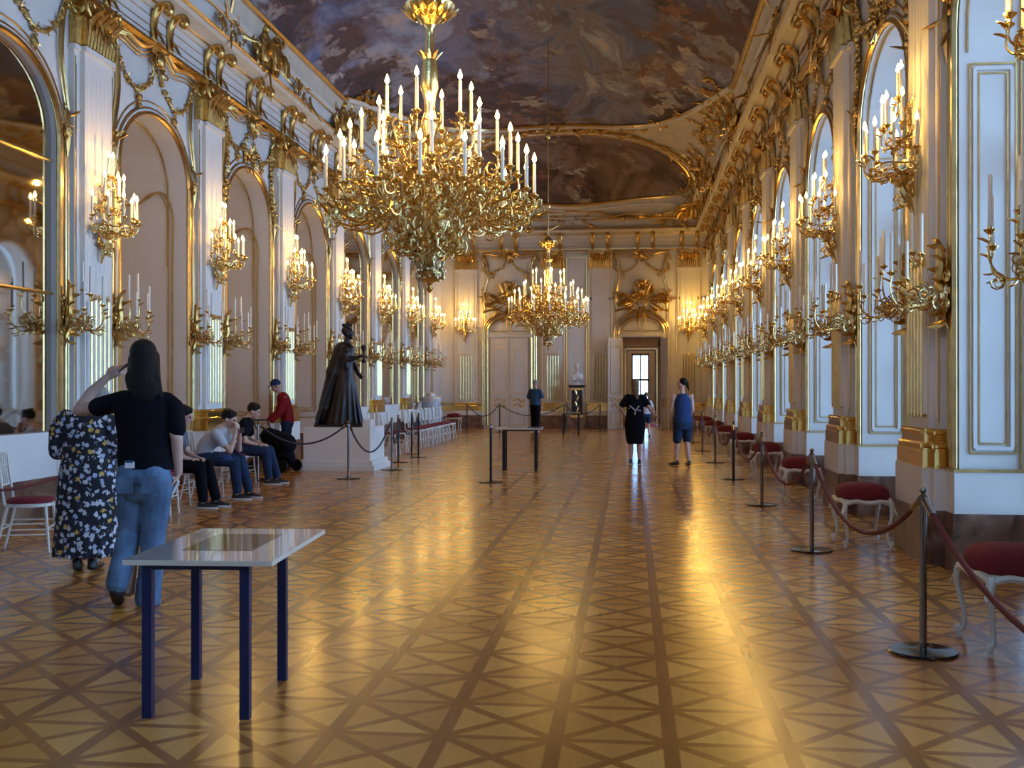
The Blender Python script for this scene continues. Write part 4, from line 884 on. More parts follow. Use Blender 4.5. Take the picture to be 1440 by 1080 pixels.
LPs = [((-4.66, 17.77), po, 'rope post in front of the statue pedestal'), ((-4.36, 19.72), po, 'rope post at the right corner of the statue pedestal'), ((-4.65, 21.65), pb, 'black rope post right of the statue'), ((-4.55, 23.25), pb, 'black rope post beside the first chairs of the far row'), ((-4.92, 24.35), pb, 'black rope post behind the cluster by the far chairs'), ((-2.22, 17.36), pb, 'single black rope post left of the small far table'),
       ((-5.35, 35.64), pb, 'rope post before the far left corner pilaster'), ((-4.3, 35.9), pb, 'rope post before the closed white door'), ((-1.0, 36.5), pb, 'rope post beside the open door leaf'), ((-2.2, 36.5), pb, 'rope post left of the marble bust'), ((-6.05, 17.3), po, 'rope post beside the dark pushchair'), ((-5.55, 11.3), pb, 'rope post behind the flowered dress'), ((-5.9, 7.9), pb, 'rope post at the left edge behind the camera side chair')]
for p, pr_, l in LPs: place(pr_, (*p, 0), PI/2 if p[1] > 35 else 0, l, 'rope post', 'rope posts on the left side')
q = [p for p, _, _ in LPs]
for a, b, s, l in ((10, 0, .30, 'dark rope rising from the pushchair to the post before the statue'), (0, 1, .50, 'dark rope hanging deep beside the statue pedestal'), (1, 2, .45, 'dark rope between the statue and the black posts'), (2, 3, .35, 'dark rope crossing before the far white chairs'), (3, 4, .25, 'short dark rope within the cluster of posts'), (6, 7, .35, 'dark rope before the far left of the end wall'), (7, 9, .35, 'dark rope before the closed white door'), (9, 8, .30, 'dark rope before the marble bust')): rope(q[a], q[b], s, M['roped'], l, .016, 'ropes on the left side')
rope(q[12], q[11], .30, M['rope'], 'dark red rope along the left wall behind the near chair', .016, 'ropes on the left side')
# ---------------------------------------------------------------- display tables
def table(loc, rz, w, d, h, legs, label, lw=.045, pic=True, mt=None):
    t = tag(empty('display_table', loc, rz), label, 'table'); m = MB().box((-w/2, -d/2, h-.024), (w/2, d/2, h-.003)); m.build('tabletop', M['ply'], t, smooth=False)
    s = MB().box((-w/2, -d/2, h-.003), (w/2, d/2, h)).build('top_sheet', M['tabletop'], t, smooth=False)
    if pic: MB().box((-w*.26, -d*.22, h+.0002), (w*.24, d*.30, h+.0012)).build('printed_picture', M['print'], s, smooth=False)
    (xa, ya), (xb, yb) = legs
    for x in (xa, xb):
        for y in (ya, yb): MB().box((x-lw/2, y-lw/2, 0), (x+lw/2, y+lw/2, h-.024)).build('leg', mt or M['navy'], t, smooth=False)
    MB().box((xa, ya-.015, h-.05), (xb, ya+.015, h-.024)).box((xa, yb-.015, h-.05), (xb, yb+.015, h-.024)).box((xa-.015, ya, h-.05), (xa+.015, yb, h-.024)).box((xb-.015, ya, h-.05), (xb+.015, yb, h-.024)).build('frame_rail', mt or M['navy'], t, smooth=False)
    return t
table((-2.02, 5.41, 0), .06, .70, 1.12, .742, ((-.25, -.50), (.21, .17)), 'near display table with pale glossy top and navy legs')
table((-2.03, 20.1, 0), .06, .84, .9, .77, ((-.28, -.36), (.30, .32)), 'small display table with dark legs in mid hall', .05, True, M['blackmetal'])
table((-1.86, 34.5, 0), 0., .55, .5, .70, ((-.24, -.2), (.24, .2)), 'tiny dark display table before the marble bust', .045, False, M['blackmetal'])
# ---------------------------------------------------------------- ceramic stove beyond the chairs
t = tag(empty('ceramic_stove', (-6.33, 34.4, 0)), 'pale blue round ceramic stove behind the far white chairs', 'stove')
MB().lathe([(.5, 0), (.5, .12), (.44, .16), (.44, .22)], 28).build('foot', M['stove'], t); m = MB().lathe([(.42, .2), (.43, .5), (.42, 1.12)], 28)
for i in range(12): a = 2*PI*i/12; m.tube([(.43*math.cos(a), .43*math.sin(a), .25), (.43*math.cos(a), .43*math.sin(a), 1.08)], .02, 5)
m.build('drum', M['stove'], t); m = MB().lathe([(.44, 1.1), (.52, 1.18), (.53, 1.24), (.4, 1.27), (.2, 1.3), (.2, 1.36), (.05, 1.42)], 28); m.build('lid', M['marblewhite'], t)
m = MB(); rocaille(m, 0, .8, .4, .4, 9, 7, 6, .43, .014); m.build('relief', M['marblewhite'], t).rotation_euler = (0, 0, PI+.6); t.scale = (.68, .68, .93)
# ---------------------------------------------------------------- figures: overlapping limbs fused into one skin by a voxel remesh
class Fig:
    def __init__(s): s.m = MB()
    def limb(s, p0, p1, r0, r1, flat=1., side=None, n=12, rows=6, bulge=0.):
        P0, P1 = Vector(p0), Vector(p1); ax = P1-P0; L = ax.length; t = ax.normalized()
        sd = Vector(side) if side is not None else (Vector((1, 0, 0)) if abs(t.x) < .9 else Vector((0, 1, 0)))
        sd = (sd-t*sd.dot(t)).normalized(); fw = t.cross(sd); pr = []
        for i in range(4): a = PI/2*(1-i/4); pr.append((-r0*math.sin(a), r0*math.cos(a)))
        for i in range(rows+1): k = i/rows; pr.append((L*k, r0+(r1-r0)*k+bulge*math.sin(PI*k)))
        for i in range(1, 5): a = PI/2*i/4; pr.append((L+r1*math.sin(a), r1*math.cos(a)))
        v = []; f = []; N = len(pr)
        for d, r in pr:
            for k in range(n): a = 2*PI*k/n; v.append(P0+t*d+sd*(max(r, .0008)*math.cos(a))+fw*(max(r, .0008)*flat*math.sin(a)))
        for j in range(N-1):
            for k in range(n): f.append((j*n+k, j*n+(k+1) % n, (j+1)*n+(k+1) % n, (j+1)*n+k))
        f += [tuple(range(n))[::-1], tuple(range((N-1)*n, N*n))]; s.m.add(v, f); return s
    def chain(s, pts, rs, flat=1., side=None):
        for a, b, r, q in zip(pts, pts[1:], rs, rs[1:]): s.limb(a, b, r, q, flat, side)
        return s
    def ball(s, c, r): s.m.ball(c, r, 14, 9); return s
    def rings(s, rs, n=20):                       # torso: (z, cx, cy, rx, ry)
        v = []; f = []
        for z, cx, cy, rx, ry in rs:
            for k in range(n): a = 2*PI*k/n; v.append((cx+rx*math.cos(a), cy+ry*math.sin(a), z))
        for j in range(len(rs)-1):
            for k in range(n): f.append((j*n+k, j*n+(k+1) % n, (j+1)*n+(k+1) % n, (j+1)*n+k))
        f += [tuple(range(n))[::-1], tuple(range((len(rs)-1)*n, len(rs)*n))]; s.m.add(v, f); return s
    def head(s, c, tilt=(0, 0), k=1.):
        i0 = len(s.m.v); h = Vector((0, 0, 0))
        s.m.ball((0, -.012*k, .028*k), (.077*k, .096*k, .100*k), 16, 11); s.m.ball((0, .022*k, -.045*k), (.058*k, .068*k, .072*k), 14, 9)
        s.m.ball((0, .062*k, -.092*k), (.026*k, .024*k, .022*k)); s.m.ball((0, .088*k, -.018*k), (.015*k, .026*k, .030*k)); s.m.ball((0, .100*k, -.03*k), (.013*k, .012*k, .010*k))
        s.m.ball((0, .082*k, -.060*k), (.026*k, .012*k, .010*k)); s.m.ball((0, .080*k, .030*k), (.05*k, .018*k, .014*k))
        for q in (-1, 1): s.m.ball((q*.080*k, -.01*k, -.012*k), (.012*k, .022*k, .034*k)); s.m.ball((q*.038*k, .060*k, -.025*k), (.026*k, .026*k, .022*k))
        R = Matrix.Translation(Vector(c)) @ Euler((tilt[0], 0, tilt[1])).to_matrix().to_4x4(); s.m.xf(R, i0); s.hm = R; s.hk = k; return s
    def hand(s, w, d, palm, curl=.5, k=1., thumb=1, spread=.15):
        """palm of five fingers; w wrist, d pointing direction, palm = normal the fingers curl towards"""
        w = Vector(w); d = Vector(d).normalized(); pn = Vector(palm); pn = (pn-d*pn.dot(d)).normalized(); sd = d.cross(pn)*thumb
        e = w+d*.085*k; s.limb(w, e, .026*k, .040*k, .42, sd, 12, 3)
        for i, (o, L) in enumerate(((.030, .072), (.010, .080), (-.011, .075), (-.030, .058))):
            a = e+sd*o*k-d*.004*k; dr = (d+sd*o*spread*9).normalized(); c1 = curl*(.75+.1*i); q = a
            for j, fr in enumerate((.45, .32, .23)):
                an = c1*(j+.6)*.9; nd = (dr*math.cos(an)+pn*math.sin(an)).normalized(); q2 = q+nd*L*fr*k*1.15
                s.limb(q, q2, (.0100-.001*j)*k, (.0092-.001*j)*k, 1, None, 8, 2); q = q2
        a = w+d*.03*k+sd*.026*k; b = a+(d*.55+sd*.75+pn*.35).normalized()*.042*k; c = b+(d*.85+sd*.25+pn*.45).normalized()*.034*k
        s.limb(a, b, .0145*k, .0115*k, 1, None, 8, 2); s.limb(b, c, .0115*k, .0095*k, 1, None, 8, 2); return s
    def out(s, name, m, parent, vox=.011, sm=4, smf=.6):
        me = s.m.mesh('tmp', m, False); o = bpy.data.objects.new('tmp', me); COL.objects.link(o)
        r = o.modifiers.new('r', 'REMESH'); r.mode = 'VOXEL'; r.voxel_size = vox; r.use_smooth_shade = True
        q = o.modifiers.new('s', 'SMOOTH'); q.iterations = sm; q.factor = smf
        dg = bpy.context.evaluated_depsgraph_get(); dg.update(); ev = o.evaluated_get(dg); nm = bpy.data.meshes.new_from_object(ev); nm.name = name
        bpy.data.objects.remove(o); nm.materials.clear(); nm.materials.append(m); nm.polygons.foreach_set('use_smooth', [True]*len(nm.polygons))
        b = bpy.data.objects.new(name, nm); COL.objects.link(b); b.parent = parent; return b
def eyes(parent, fig, m=None):
    e = MB(); k = fig.hk
    for q in (-1, 1): e.ball(fig.hm @ Vector((q*.031*k, .079*k, .005*k)), .0105*k, 8, 6)
    e.build('eyes', M['blackcloth'], parent)
def person(loc, rz, label, cat='person'): return tag(empty('person', loc, rz), label, cat)
V = Vector
def shoe(mb, ankle, ang=0., L=.27, z0=0., h=.0, heel=0.):
    """one shoe under an ankle; ang = heading"""
    x, y = ankle[0], ankle[1]; c, s_ = math.cos(ang), math.sin(ang); f = Fig(); d = V((-s_, c, 0)); p = V((x, y, z0))
    P_ = lambda a, z: p+d*a+V((0, 0, z))
    f.limb(P_(-.05, .045), P_(.06, .04), .040, .042, .95, (c, s_, 0)); f.limb(P_(.05, .035), P_(.155, .03), .044, .034, .75, (c, s_, 0)); f.limb(P_(-.04, .08), P_(-.035, .05), .038, .038); mb.m.v += []
    n = len(mb.m.v); mb.m.v += f.m.v; mb.m.f += [tuple(i+n for i in q) for q in f.m.f]; return mb
def flat_box_fig(f, a, b):
    f.m.box(a, b); return f

# 1 ---- man in the black T-shirt, walking away, seen from behind
t = person((-3.42, 7.42, 0), .10, 'tall person with dark shoulder-length hair in black T-shirt and jeans holding a phone up')
b = Fig(); hd = (-.02, .03, 1.735)
b.head(hd, (-.15, .25)); b.limb((-.01, -.02, 1.50), (-.015, .01, 1.66), .062, .056); b.rings([(.95, 0, 0, .15, .11), (1.2, 0, 0, .15, .10), (1.42, 0, -.01, .17, .10), (1.5, 0, -.01, .10, .06)])
b.chain([(-.17, 0, 1.43), (-.50, .09, 1.375)], [.055, .047]); b.chain([(-.50, .09, 1.375), (-.44, .15, 1.50), (-.35, .19, 1.60)], [.047, .040, .029]); b.hand((-.35, .19, 1.60), (.75, .1, .5), (.2, .9, -.2), .55, 1., 1)
b.chain([(.165, -.01, 1.42), (.235, -.03, 1.18)], [.056, .043]); b.chain([(.235, -.03, 1.18), (.225, .04, .93)], [.044, .030]); b.hand((.225, .04, .93), (-.18, .12, -1), (-.9, -.2, .1), .75, 1., -1)
b.chain([(-.09, 0, .9), (-.10, .02, .5), (-.11, -.02, .1)], [.09, .06, .045]); b.chain([(.09, 0, .9), (.08, .0, .5), (.07, -.05, .1)], [.09, .06, .045])
b.out('body', M['skin'], t, .0062, 3, .5); eyes(t, b)
f = Fig(); f.rings([(.955, .01, 0, .200, .130), (1.04, .0, 0, .196, .130), (1.18, -.0, 0, .192, .128), (1.32, 0, -.005, .212, .130), (1.42, 0, -.01, .218, .122), (1.48, 0, -.01, .185, .100), (1.525, -.005, -.01, .095, .072)], 28)
f.limb((-.14, -.005, 1.445), (-.35, .045, 1.395), .074, .070, 1.); f.limb((.15, -.005, 1.435), (.215, -.015, 1.39), .072, .068); f.limb((.215, -.015, 1.39), (.238, -.025, 1.24), .068, .062); f.out('t_shirt', M['blackcloth'], t, .010, 5)
f = Fig(); f.rings([(.86, 0, 0, .185, .135), (.93, 0, 0, .182, .130), (1.03, 0, 0, .172, .118)], 24); f.ball((-.08, -.04, .90), (.108, .105, .13)); f.ball((.08, -.04, .90), (.108, .105, .13)); f.limb((-.06, -.02, .80), (.05, -.02, .80), .10, .10, .9, (0, 1, 0))
f.chain([(-.095, 0, .86), (-.115, .03, .52), (-.15, -.13, .17)], [.108, .082, .078]); f.chain([(.095, 0, .86), (.06, .01, .48), (.035, -.03, .055)], [.108, .084, .088]); f.limb((.035, -.03, .16), (.03, -.02, .05), .084, .094); f.out('jeans', M['denim'], t, .010, 4)
m = MB()
for s in (-1, 1): m.box((s*.085-.055, -.166, .80), (s*.085+.055, -.160, .92))
m.build('back_pockets', M['denim'], t)
f = Fig(); shoe(f, (.04, -.0), 0); f.out('shoe', M['shoe'], t, .008, 3); f = Fig(); f.limb((-.15, -.16, .12), (-.17, -.05, .04), .045, .045); f.limb((-.17, -.05, .045), (-.18, .02, .035), .044, .035, .8); f.out('shoe', M['shoe'], t, .008, 3)
MB().prism([(.04+.047*math.cos(a)*1, -.0+.13*math.sin(a)+.04) for a in [2*PI*i/16 for i in range(16)]], 0, .022).build('sole', M['sole'], t)
f = Fig(); k = b.hm; f.m.ball(k @ V((0, -.028, .045)), (.094, .104, .098), 16, 10); f.limb(k @ V((0, -.06, .01)), (0, -.075, 1.58), .094, .092, .62); f.limb((-.02, -.075, 1.60), (.03, -.095, 1.515), .10, .095, .34); f.limb(k @ V((.075, -.02, .02)), (.105, -.055, 1.50), .038, .030); f.limb(k @ V((.06, -.05, .0)), (.135, -.075, 1.475), .04, .022); f.limb(k @ V((-.07, -.02, .0)), (-.085, -.06, 1.54), .036, .026); f.out('hair', M['hairdark'], t, .009, 4)
tagm = MB().box((-.085, -.158, .975), (-.02, -.150, 1.02)); o = tagm.build('id_card', M['paper'], t, smooth=False); MB().box((-.08, -.162, 1.012), (-.03, -.157, 1.03)).build('card_clip', M['bluecloth'], o, smooth=False)
tag(MB().box((-.075, -.006, -.004), (.075, .006, .004)).xf(Matrix.Translation((-3.42-.225, 7.42+.20, 1.70)) @ Euler((.3, -.62, .3)).to_matrix().to_4x4() @ Matrix.Diagonal((1., 5.8, 1., 1))).build('phone', M['screen'], smooth=False), 'dark phone held up beside the head of the person in the black T-shirt', 'phone')
tag(MB().tube([(-3.42+.175, 7.42+.045, .77), (-3.42+.235, 7.42+.03, .87)], .011, 8).build('rolled_leaflet', M['paper']), 'rolled pale leaflet in the lowered hand of the person in black', 'leaflet')

# 2 ---- woman in the flowered dress
t = person((-4.53, 8.72, 0), .12, 'person in a long black dress with white and yellow flowers, head bowed')
b = Fig(); b.head((.05, .15, 1.42), (-.95, .3), .93); b.limb((0, 0, 1.32), (.03, .08, 1.38), .054, .05); b.rings([(.9, 0, 0, .16, .11), (1.25, 0, 0, .16, .09), (1.34, 0, 0, .10, .06)])
for s in (-1, 1): b.chain([(s*.19, 0, 1.28), (s*.23, .02, 1.04), (s*.16, .2, .95)], [.048, .042, .028]); b.hand((s*.16, .2, .95), (-s*.5, .8, 0), (0, 0, -1), .6, .92, s); b.chain([(s*.075, -.02, .7), (s*.07, -.02, .35), (s*.065, -.03, .07)], [.07, .055, .036])
b.out('body', M['skin'], t, .009, 3)
f = Fig(); prof = [(.13, 0, 0, .265, .19), (.25, 0, 0, .262, .185), (.5, 0, 0, .255, .18), (.75, .01, 0, .245, .172), (.95, .01, 0, .215, .15), (1.08, .0, 0, .198, .135), (1.2, -.0, 0, .212, .13), (1.28, -.0, 0, .215, .118), (1.335, 0, 0, .14, .09)]
f.rings(prof, 30)
for i in range(13): a = 2*PI*i/13; f.limb((.20*math.cos(a), .135*math.sin(a), .85), (.262*math.cos(a+.1), .185*math.sin(a+.1), .135), .012, .020)
for s in (-1, 1): f.chain([(s*.17, 0, 1.275), (s*.225, .0, 1.19), (s*.245, .02, 1.0)], [.075, .085, .078])
f.out('dress', M['dress'], t, .010, 3); f = Fig(); f.m.ball(b.hm @ V((0, -.02, .03)), (.088, .10, .098), 14, 9); f.out('hair', M['hairgrey'], t, .012, 3)
for s in (-1, 1):
    f = Fig(); shoe(f, (s*.068, -.01+(.0 if s > 0 else .0)), .25 if s < 0 else 0); f.out('shoe', M['shoe'], t, .009, 2)
    MB().tube([(s*.066, -.03, .07), (s*.068, -.025, .13)], .043, 12).build('sock', M['whitecloth'], t)

# 3, 4 ---- seated visitors on the white chairs, facing the hall (+X); local +y is forward
def seated(loc, rz, label, top, pants, hair, cap=None, lean=.35, elbows='face', shoe_m='shoe', skinm='skin', k=1.):
    t = person(loc, rz, label); b = Fig(); hy = .0; sz = .98-.28*lean; sh = (0, .10+lean*.5, sz); hd = (0, sh[1]+.12+.08*lean, sz+.18-.05*lean)
    b.head(hd, (-.55 if elbows == 'face' else -.35, 0)); b.limb((0, sh[1], sz+.02), (0, hd[1]-.04, hd[2]-.06), .054, .052)
    b.chain([(0, -.02, .56), (0, .04, .75), sh], [.12, .12, .12], .75, (1, 0, 0))
    for s in (-1, 1):
        S = V((s*.17, sh[1], sz-.01))
        if elbows == 'face' and s > 0 or elbows == 'both':
            E = V((s*.17, .42, .66)); W_ = V((s*.06, hd[1]+.12, hd[2]-.17)); b.chain([S, E], [.048, .040]); b.chain([E, W_], [.040, .027]); b.hand(W_, (-s*.3, -.15, 1), (0, -1, .2), .5, .95, -s)
        else:
            E = V((s*.21, .16, .68)); W_ = V((s*.12, .33, .625)); b.chain([S, E], [.048, .040]); b.chain([E, W_], [.040, .027]); b.hand(W_, (-s*.35, .9, -.12), (0, -.1, -1), .5, .95, -s)
        K = V((s*.12, .46, .52)); A_ = V((s*.11, .44+(.06 if s > 0 else .14), .09)); b.chain([(s*.09, 0, .53), K], [.085, .062]); b.chain([K, A_], [.058, .042])
    b.out('body', M[skinm], t, .009, 3); eyes(t, b)
    f = Fig(); f.chain([(0, -.03, .56), (0, .03, .74), (0, sh[1]-.01, sz-.05), (0, sh[1]+.01, sz+.005)], [.155, .155, .165, .10], .72, (1, 0, 0))
    for s in (-1, 1): S = V((s*.16, sh[1], sz-.025)); E = V((s*.17, .42, .66)) if (elbows == 'both' or (elbows == 'face' and s > 0)) else V((s*.21, .16, .68)); f.limb(S, S.lerp(E, .55), .072, .064)
    f.out('shirt', M[top], t, .012, 4)
    f = Fig(); f.limb((-.07, -.02, .55), (.07, -.02, .55), .115, .115, .85, (0, 1, 0))
    for s in (-1, 1): K = (s*.12, .46, .525); A_ = (s*.11, .44+(.06 if s > 0 else .14), .13); f.chain([(s*.09, 0, .545), K], [.105, .082]); f.chain([K, A_], [.080, .066])
    f.out('trousers', M[pants], t, .012, 4)
    for s in (-1, 1):
        f = Fig(); shoe(f, (s*.11, .45+(.06 if s > 0 else .14)), 0); f.out('shoe', M[shoe_m], t, .010, 2)
        y_ = .49+(.06 if s > 0 else .14); MB().prism([(s*.11+.05*math.cos(a), y_+.15*math.sin(a)) for a in [2*PI*i/16 for i in range(16)]], 0, .024).build('sole', M['sole'], t)
    f = Fig(); q = b.hm; f.m.ball(q @ V((0, -.025, .045)), (.092, .105, .090), 14, 9)
    rd = random.Random(3)
    for i in range(14): a = rd.uniform(0, 6.28); f.m.ball(q @ V((.07*math.cos(a), -.02+.07*math.sin(a), .085+rd.uniform(-.02, .03))), .028, 8, 5)
    f.out('hair', M[hair], t, .010, 3)
    return t, b
seated((-5.80, 14.45, 0), -PI/2, 'seated young person with curly dark hair hunched forward, hands at the face', 'whitecloth', 'darkdenim', 'hairdark', lean=.22, elbows='both')
seated((-5.84, 13.35, 0), -PI/2, 'seated person mostly hidden behind the one in black, holding a dark cap', 'greycloth', 'blackcloth', 'hairdark', lean=.0, elbows='lap')
t = tag(empty('cap', (-5.12, 13.38, .60), .2), 'round dark blue-grey cap held on the lap of the seated visitor', 'cap'); MB().lathe([(.13, 0), (.135, .012), (.10, .02), (.095, .05), (.06, .075), (.01, .08)], 20).build('crown', M['navycloth'], t)
tag(MB().box((-5.28, 14.38, .90), (-5.265, 14.52, .97)).build('phone', M['screen'], smooth=False), 'small phone held before the face of the hunched young visitor', 'phone')
seated((-6.12, 16.6, 0), -PI/2+.1, 'person with dark hair in dark clothes sitting in the shaded passage', 'blackcloth', 'darkdenim', 'hairdark', lean=.05, elbows='lap')

# generic standing figure (local +y forward)
def standing(loc, rz, label, H, top, bottom, hair, pose, k=1., lean=0.):
    t = person(loc, rz, label); t.scale = (H/1.75,)*3; b = Fig(); hx, hy_ = pose.get('head', (0, 0)); nk = V((hx*.4, hy_*.4, 1.46))
    b.head((hx, hy_+.01, 1.62), pose.get('tilt', (0, 0))); b.limb((hx*.3, hy_*.3, 1.40), (hx*.9, hy_*.9-.01, 1.55), .055, .05); b.rings([(.92, 0, 0, .14, .10), (1.15, 0, 0, .13, .09), (1.36, hx*.3, hy_*.3, .155, .09), (1.43, hx*.4, hy_*.4, .09, .055)])
    for s, key in ((-1, 'L'), (1, 'R')):
        S = V((s*.175+hx*.3, hy_*.3, 1.38)); E, W_, d, pn = pose[key]; b.chain([S, E], [.048, .038]); b.chain([E, W_], [.038, .026]); b.hand(W_, d, pn, pose.get('curl', .5), .95, -s)
        K, A_ = pose['leg'+key]; b.chain([(s*.085, 0, .86), K], [.088, .056]); b.chain([K, V(K).lerp(V(A_), .35), A_], [.052, .056, .036])
    b.out('body', M['skin'], t, .010, 3); eyes(t, b); return t, b
def legs(dx=.02, fy=.12, by=-.12): return dict(legL=((-.085, fy*.6, .48), (-.09, fy*.3, .09)), legR=((.085, .0, .48), (.09, by, .10)))
down = lambda s, y=0.: ((s*.215, -.02+y, 1.10), (s*.23, .03+y, .86), (0, .1, -1), (-s, 0, 0))
# 5 ---- black dress
p_ = dict(L=((-.30, .0, 1.13), (-.23, .14, 1.0), (.6, .5, -.3), (0, -1, 0)), R=((.30, -.04, 1.14), (.36, .14, 1.02), (.5, .7, -.3), (0, 0, -1)), head=(0, .02), **legs(.02, .05, -.05))
t, b = standing((.09, 21.57, 0), -.05, 'person with long fair hair in a black dress walking away, bag straps on the back', 1.68, '', '', '', p_)
f = Fig(); f.rings([(.42, .0, 0, .155, .12), (.55, 0, 0, .195, .14), (.85, 0, 0, .215, .15), (1.08, 0, 0, .175, .125), (1.3, 0, 0, .185, .12), (1.38, 0, 0, .17, .10), (1.43, 0, 0, .09, .06)], 24)
for s in (-1, 1): f.limb((s*.15, 0, 1.365), (s*.255, 0, 1.22), .078, .07)
f.out('dress', M['blackcloth'], t, .012, 4); f = Fig(); f.m.ball(b.hm @ V((0, -.02, .04)), (.09, .10, .095), 14, 9); f.limb(b.hm @ V((0, -.045, .02)), (.02, -.07, 1.50), .080, .075, .75); f.limb((.02, -.07, 1.50), (.05, -.10, 1.36), .07, .035, .5); f.out('hair', M['hairbrown'], t, .011, 3)
MB().box((-.13, -.16, 1.14), (-.11, -.13, 1.16)).tube([(-.10, -.135, 1.20), (.02, -.145, 1.10), (.0, -.15, 1.02)], .012, 6).tube([(.09, -.135, 1.2), (.03, -.145, 1.12), (.12, -.13, 1.1)], .012, 6).build('bag_straps', M['whitecloth'], t)
for s in (-1, 1): f = Fig(); A_ = p_['legR' if s > 0 else 'legL'][1]; shoe(f, (A_[0], A_[1]+.02), 0); f.out('shoe', M['shoe'], t, .010, 2); MB().prism([(A_[0]+.046*math.cos(a), A_[1]+.05+.14*math.sin(a)) for a in [2*PI*i/14 for i in range(14)]], 0, .02).build('sole', M['sole'], t)
# 6 ---- navy vest and shorts
p_ = dict(L=((-.22, .02, 1.10), (-.20, .10, .86), (0, .2, -1), (1, 0, 0)), R=((.20, .0, 1.12), (.14, .12, .93), (-.3, .5, -.6), (-1, 0, 0)), head=(0, .02), tilt=(0, .9), legL=((-.09, .06, .48), (-.13, .02, .09)), legR=((.09, .02, .48), (.11, -.06, .10)))
t, b = standing((1.00, 21.29, 0), .15, 'person with dark ponytail in navy sleeveless top and shorts looking left', 1.70, '', '', '', p_)
f = Fig(); f.rings([(.86, 0, 0, .19, .14), (1.0, 0, 0, .175, .128), (1.15, 0, 0, .165, .12), (1.3, 0, 0, .172, .115), (1.4, 0, 0, .12, .085), (1.435, 0, 0, .07, .06)], 24); f.out('sleeveless_top', M['navycloth'], t, .012, 4)
f = Fig(); f.rings([(.72, 0, 0, .185, .135), (.85, 0, 0, .18, .135), (.95, 0, 0, .165, .12)], 20)
for s in (-1, 1): f.limb((s*.09, 0, .82), (s*.10, .04, .52), .105, .09)
f.out('shorts', M['darkdenim'], t, .012, 4); f = Fig(); q = b.hm; f.m.ball(q @ V((0, -.025, .045)), (.088, .10, .088), 14, 9); f.limb(q @ V((0, -.10, .03)), q @ V((0, -.14, -.12)), .035, .018); f.out('hair', M['hairdark'], t, .011, 3)
f = Fig(); f.limb((.02, .14, .92), (.02, .145, .74), .07, .08, .5); f.out('waist_pouch', M['blackcloth'], t, .012, 3)
for s in (-1, 1): f = Fig(); A_ = p_['legR' if s > 0 else 'legL'][1]; shoe(f, (A_[0], A_[1]+.02), .6 if s < 0 else .1); f.out('shoe', M['shoe'], t, .010, 2)
# 7 ---- blue shirt at the far end
p_ = dict(L=((-.25, .04, 1.12), (-.16, .2, 1.0), (.5, .7, 0), (0, 0, -1)), R=((.235, -.02, 1.12), (.22, .05, .88), (0, .1, -1), (-1, 0, 0)), head=(0, .02), **legs(.02, .10, -.08))
t, b = standing((-3.12, 35.9, 0), -.25, 'person with grey hair in blue shirt and dark trousers by the closed door', 1.74, '', '', '', p_)
f = Fig(); f.rings([(.90, 0, 0, .18, .13), (1.1, 0, 0, .175, .13), (1.3, 0, 0, .19, .12), (1.4, 0, 0, .16, .10), (1.44, 0, 0, .08, .06)], 22)
for s in (-1, 1): f.limb((s*.15, 0, 1.37), (s*.235, .0, 1.18), .08, .075)
f.out('shirt', M['bluecloth'], t, .013, 3); f = Fig(); f.limb((-.05, 0, .88), (.05, 0, .88), .13, .13, .85, (0, 1, 0))
for s in (-1, 1): K, A_ = p_['leg'+('R' if s > 0 else 'L')]; f.chain([(s*.09, 0, .86), K, (A_[0], A_[1], .1)], [.105, .085, .07])
f.out('trousers', M['blackcloth'], t, .013, 3); f = Fig(); f.m.ball(b.hm @ V((0, -.02, .045)), (.086, .10, .085), 12, 8); f.out('hair', M['hairgrey'], t, .012, 3)
for s in (-1, 1): f = Fig(); A_ = p_['legR' if s > 0 else 'legL'][1]; shoe(f, (A_[0], A_[1]+.02), 0); f.out('shoe', M['whitecloth'], t, .012, 2)
# 8 ---- child beyond the black dress
p_ = dict(L=((-.22, .0, 1.10), (-.23, .05, .88), (0, .1, -1), (1, 0, 0)), R=((.26, .02, 1.14), (.34, .1, .98), (.5, .6, -.2), (0, 0, -1)), head=(0, .02), **legs(.02, .18, -.16))
t, b = standing((.47, 32.8, 0), .2, 'small barelegged person half hidden beyond the black dress near the open door', 1.35, '', '', '', p_)
f = Fig(); f.rings([(.90, 0, 0, .17, .12), (1.1, 0, 0, .165, .12), (1.36, 0, 0, .17, .11), (1.43, 0, 0, .08, .06)], 20)
for s in (-1, 1): f.limb((s*.14, 0, 1.37), (s*.22, .0, 1.2), .075, .07)
f.out('shirt', M['whitecloth'], t, .014, 3); f = Fig(); f.limb((-.05, 0, .86), (.05, 0, .86), .125, .125, .85, (0, 1, 0))
for s in (-1, 1): K, A_ = p_['leg'+('R' if s > 0 else 'L')]; f.chain([(s*.09, 0, .86), V((s*.09, 0, .86)).lerp(V(K), .7)], [.105, .085])
f.out('shorts', M['darkdenim'], t, .014, 3); f = Fig(); f.m.ball(b.hm @ V((0, -.02, .045)), (.088, .10, .09), 12, 8); f.out('hair', M['hairbrown'], t, .013, 3)
for s in (-1, 1): f = Fig(); A_ = p_['legR' if s > 0 else 'legL'][1]; shoe(f, (A_[0], A_[1]+.02), 0); f.out('shoe', M['shoe'], t, .013, 2)
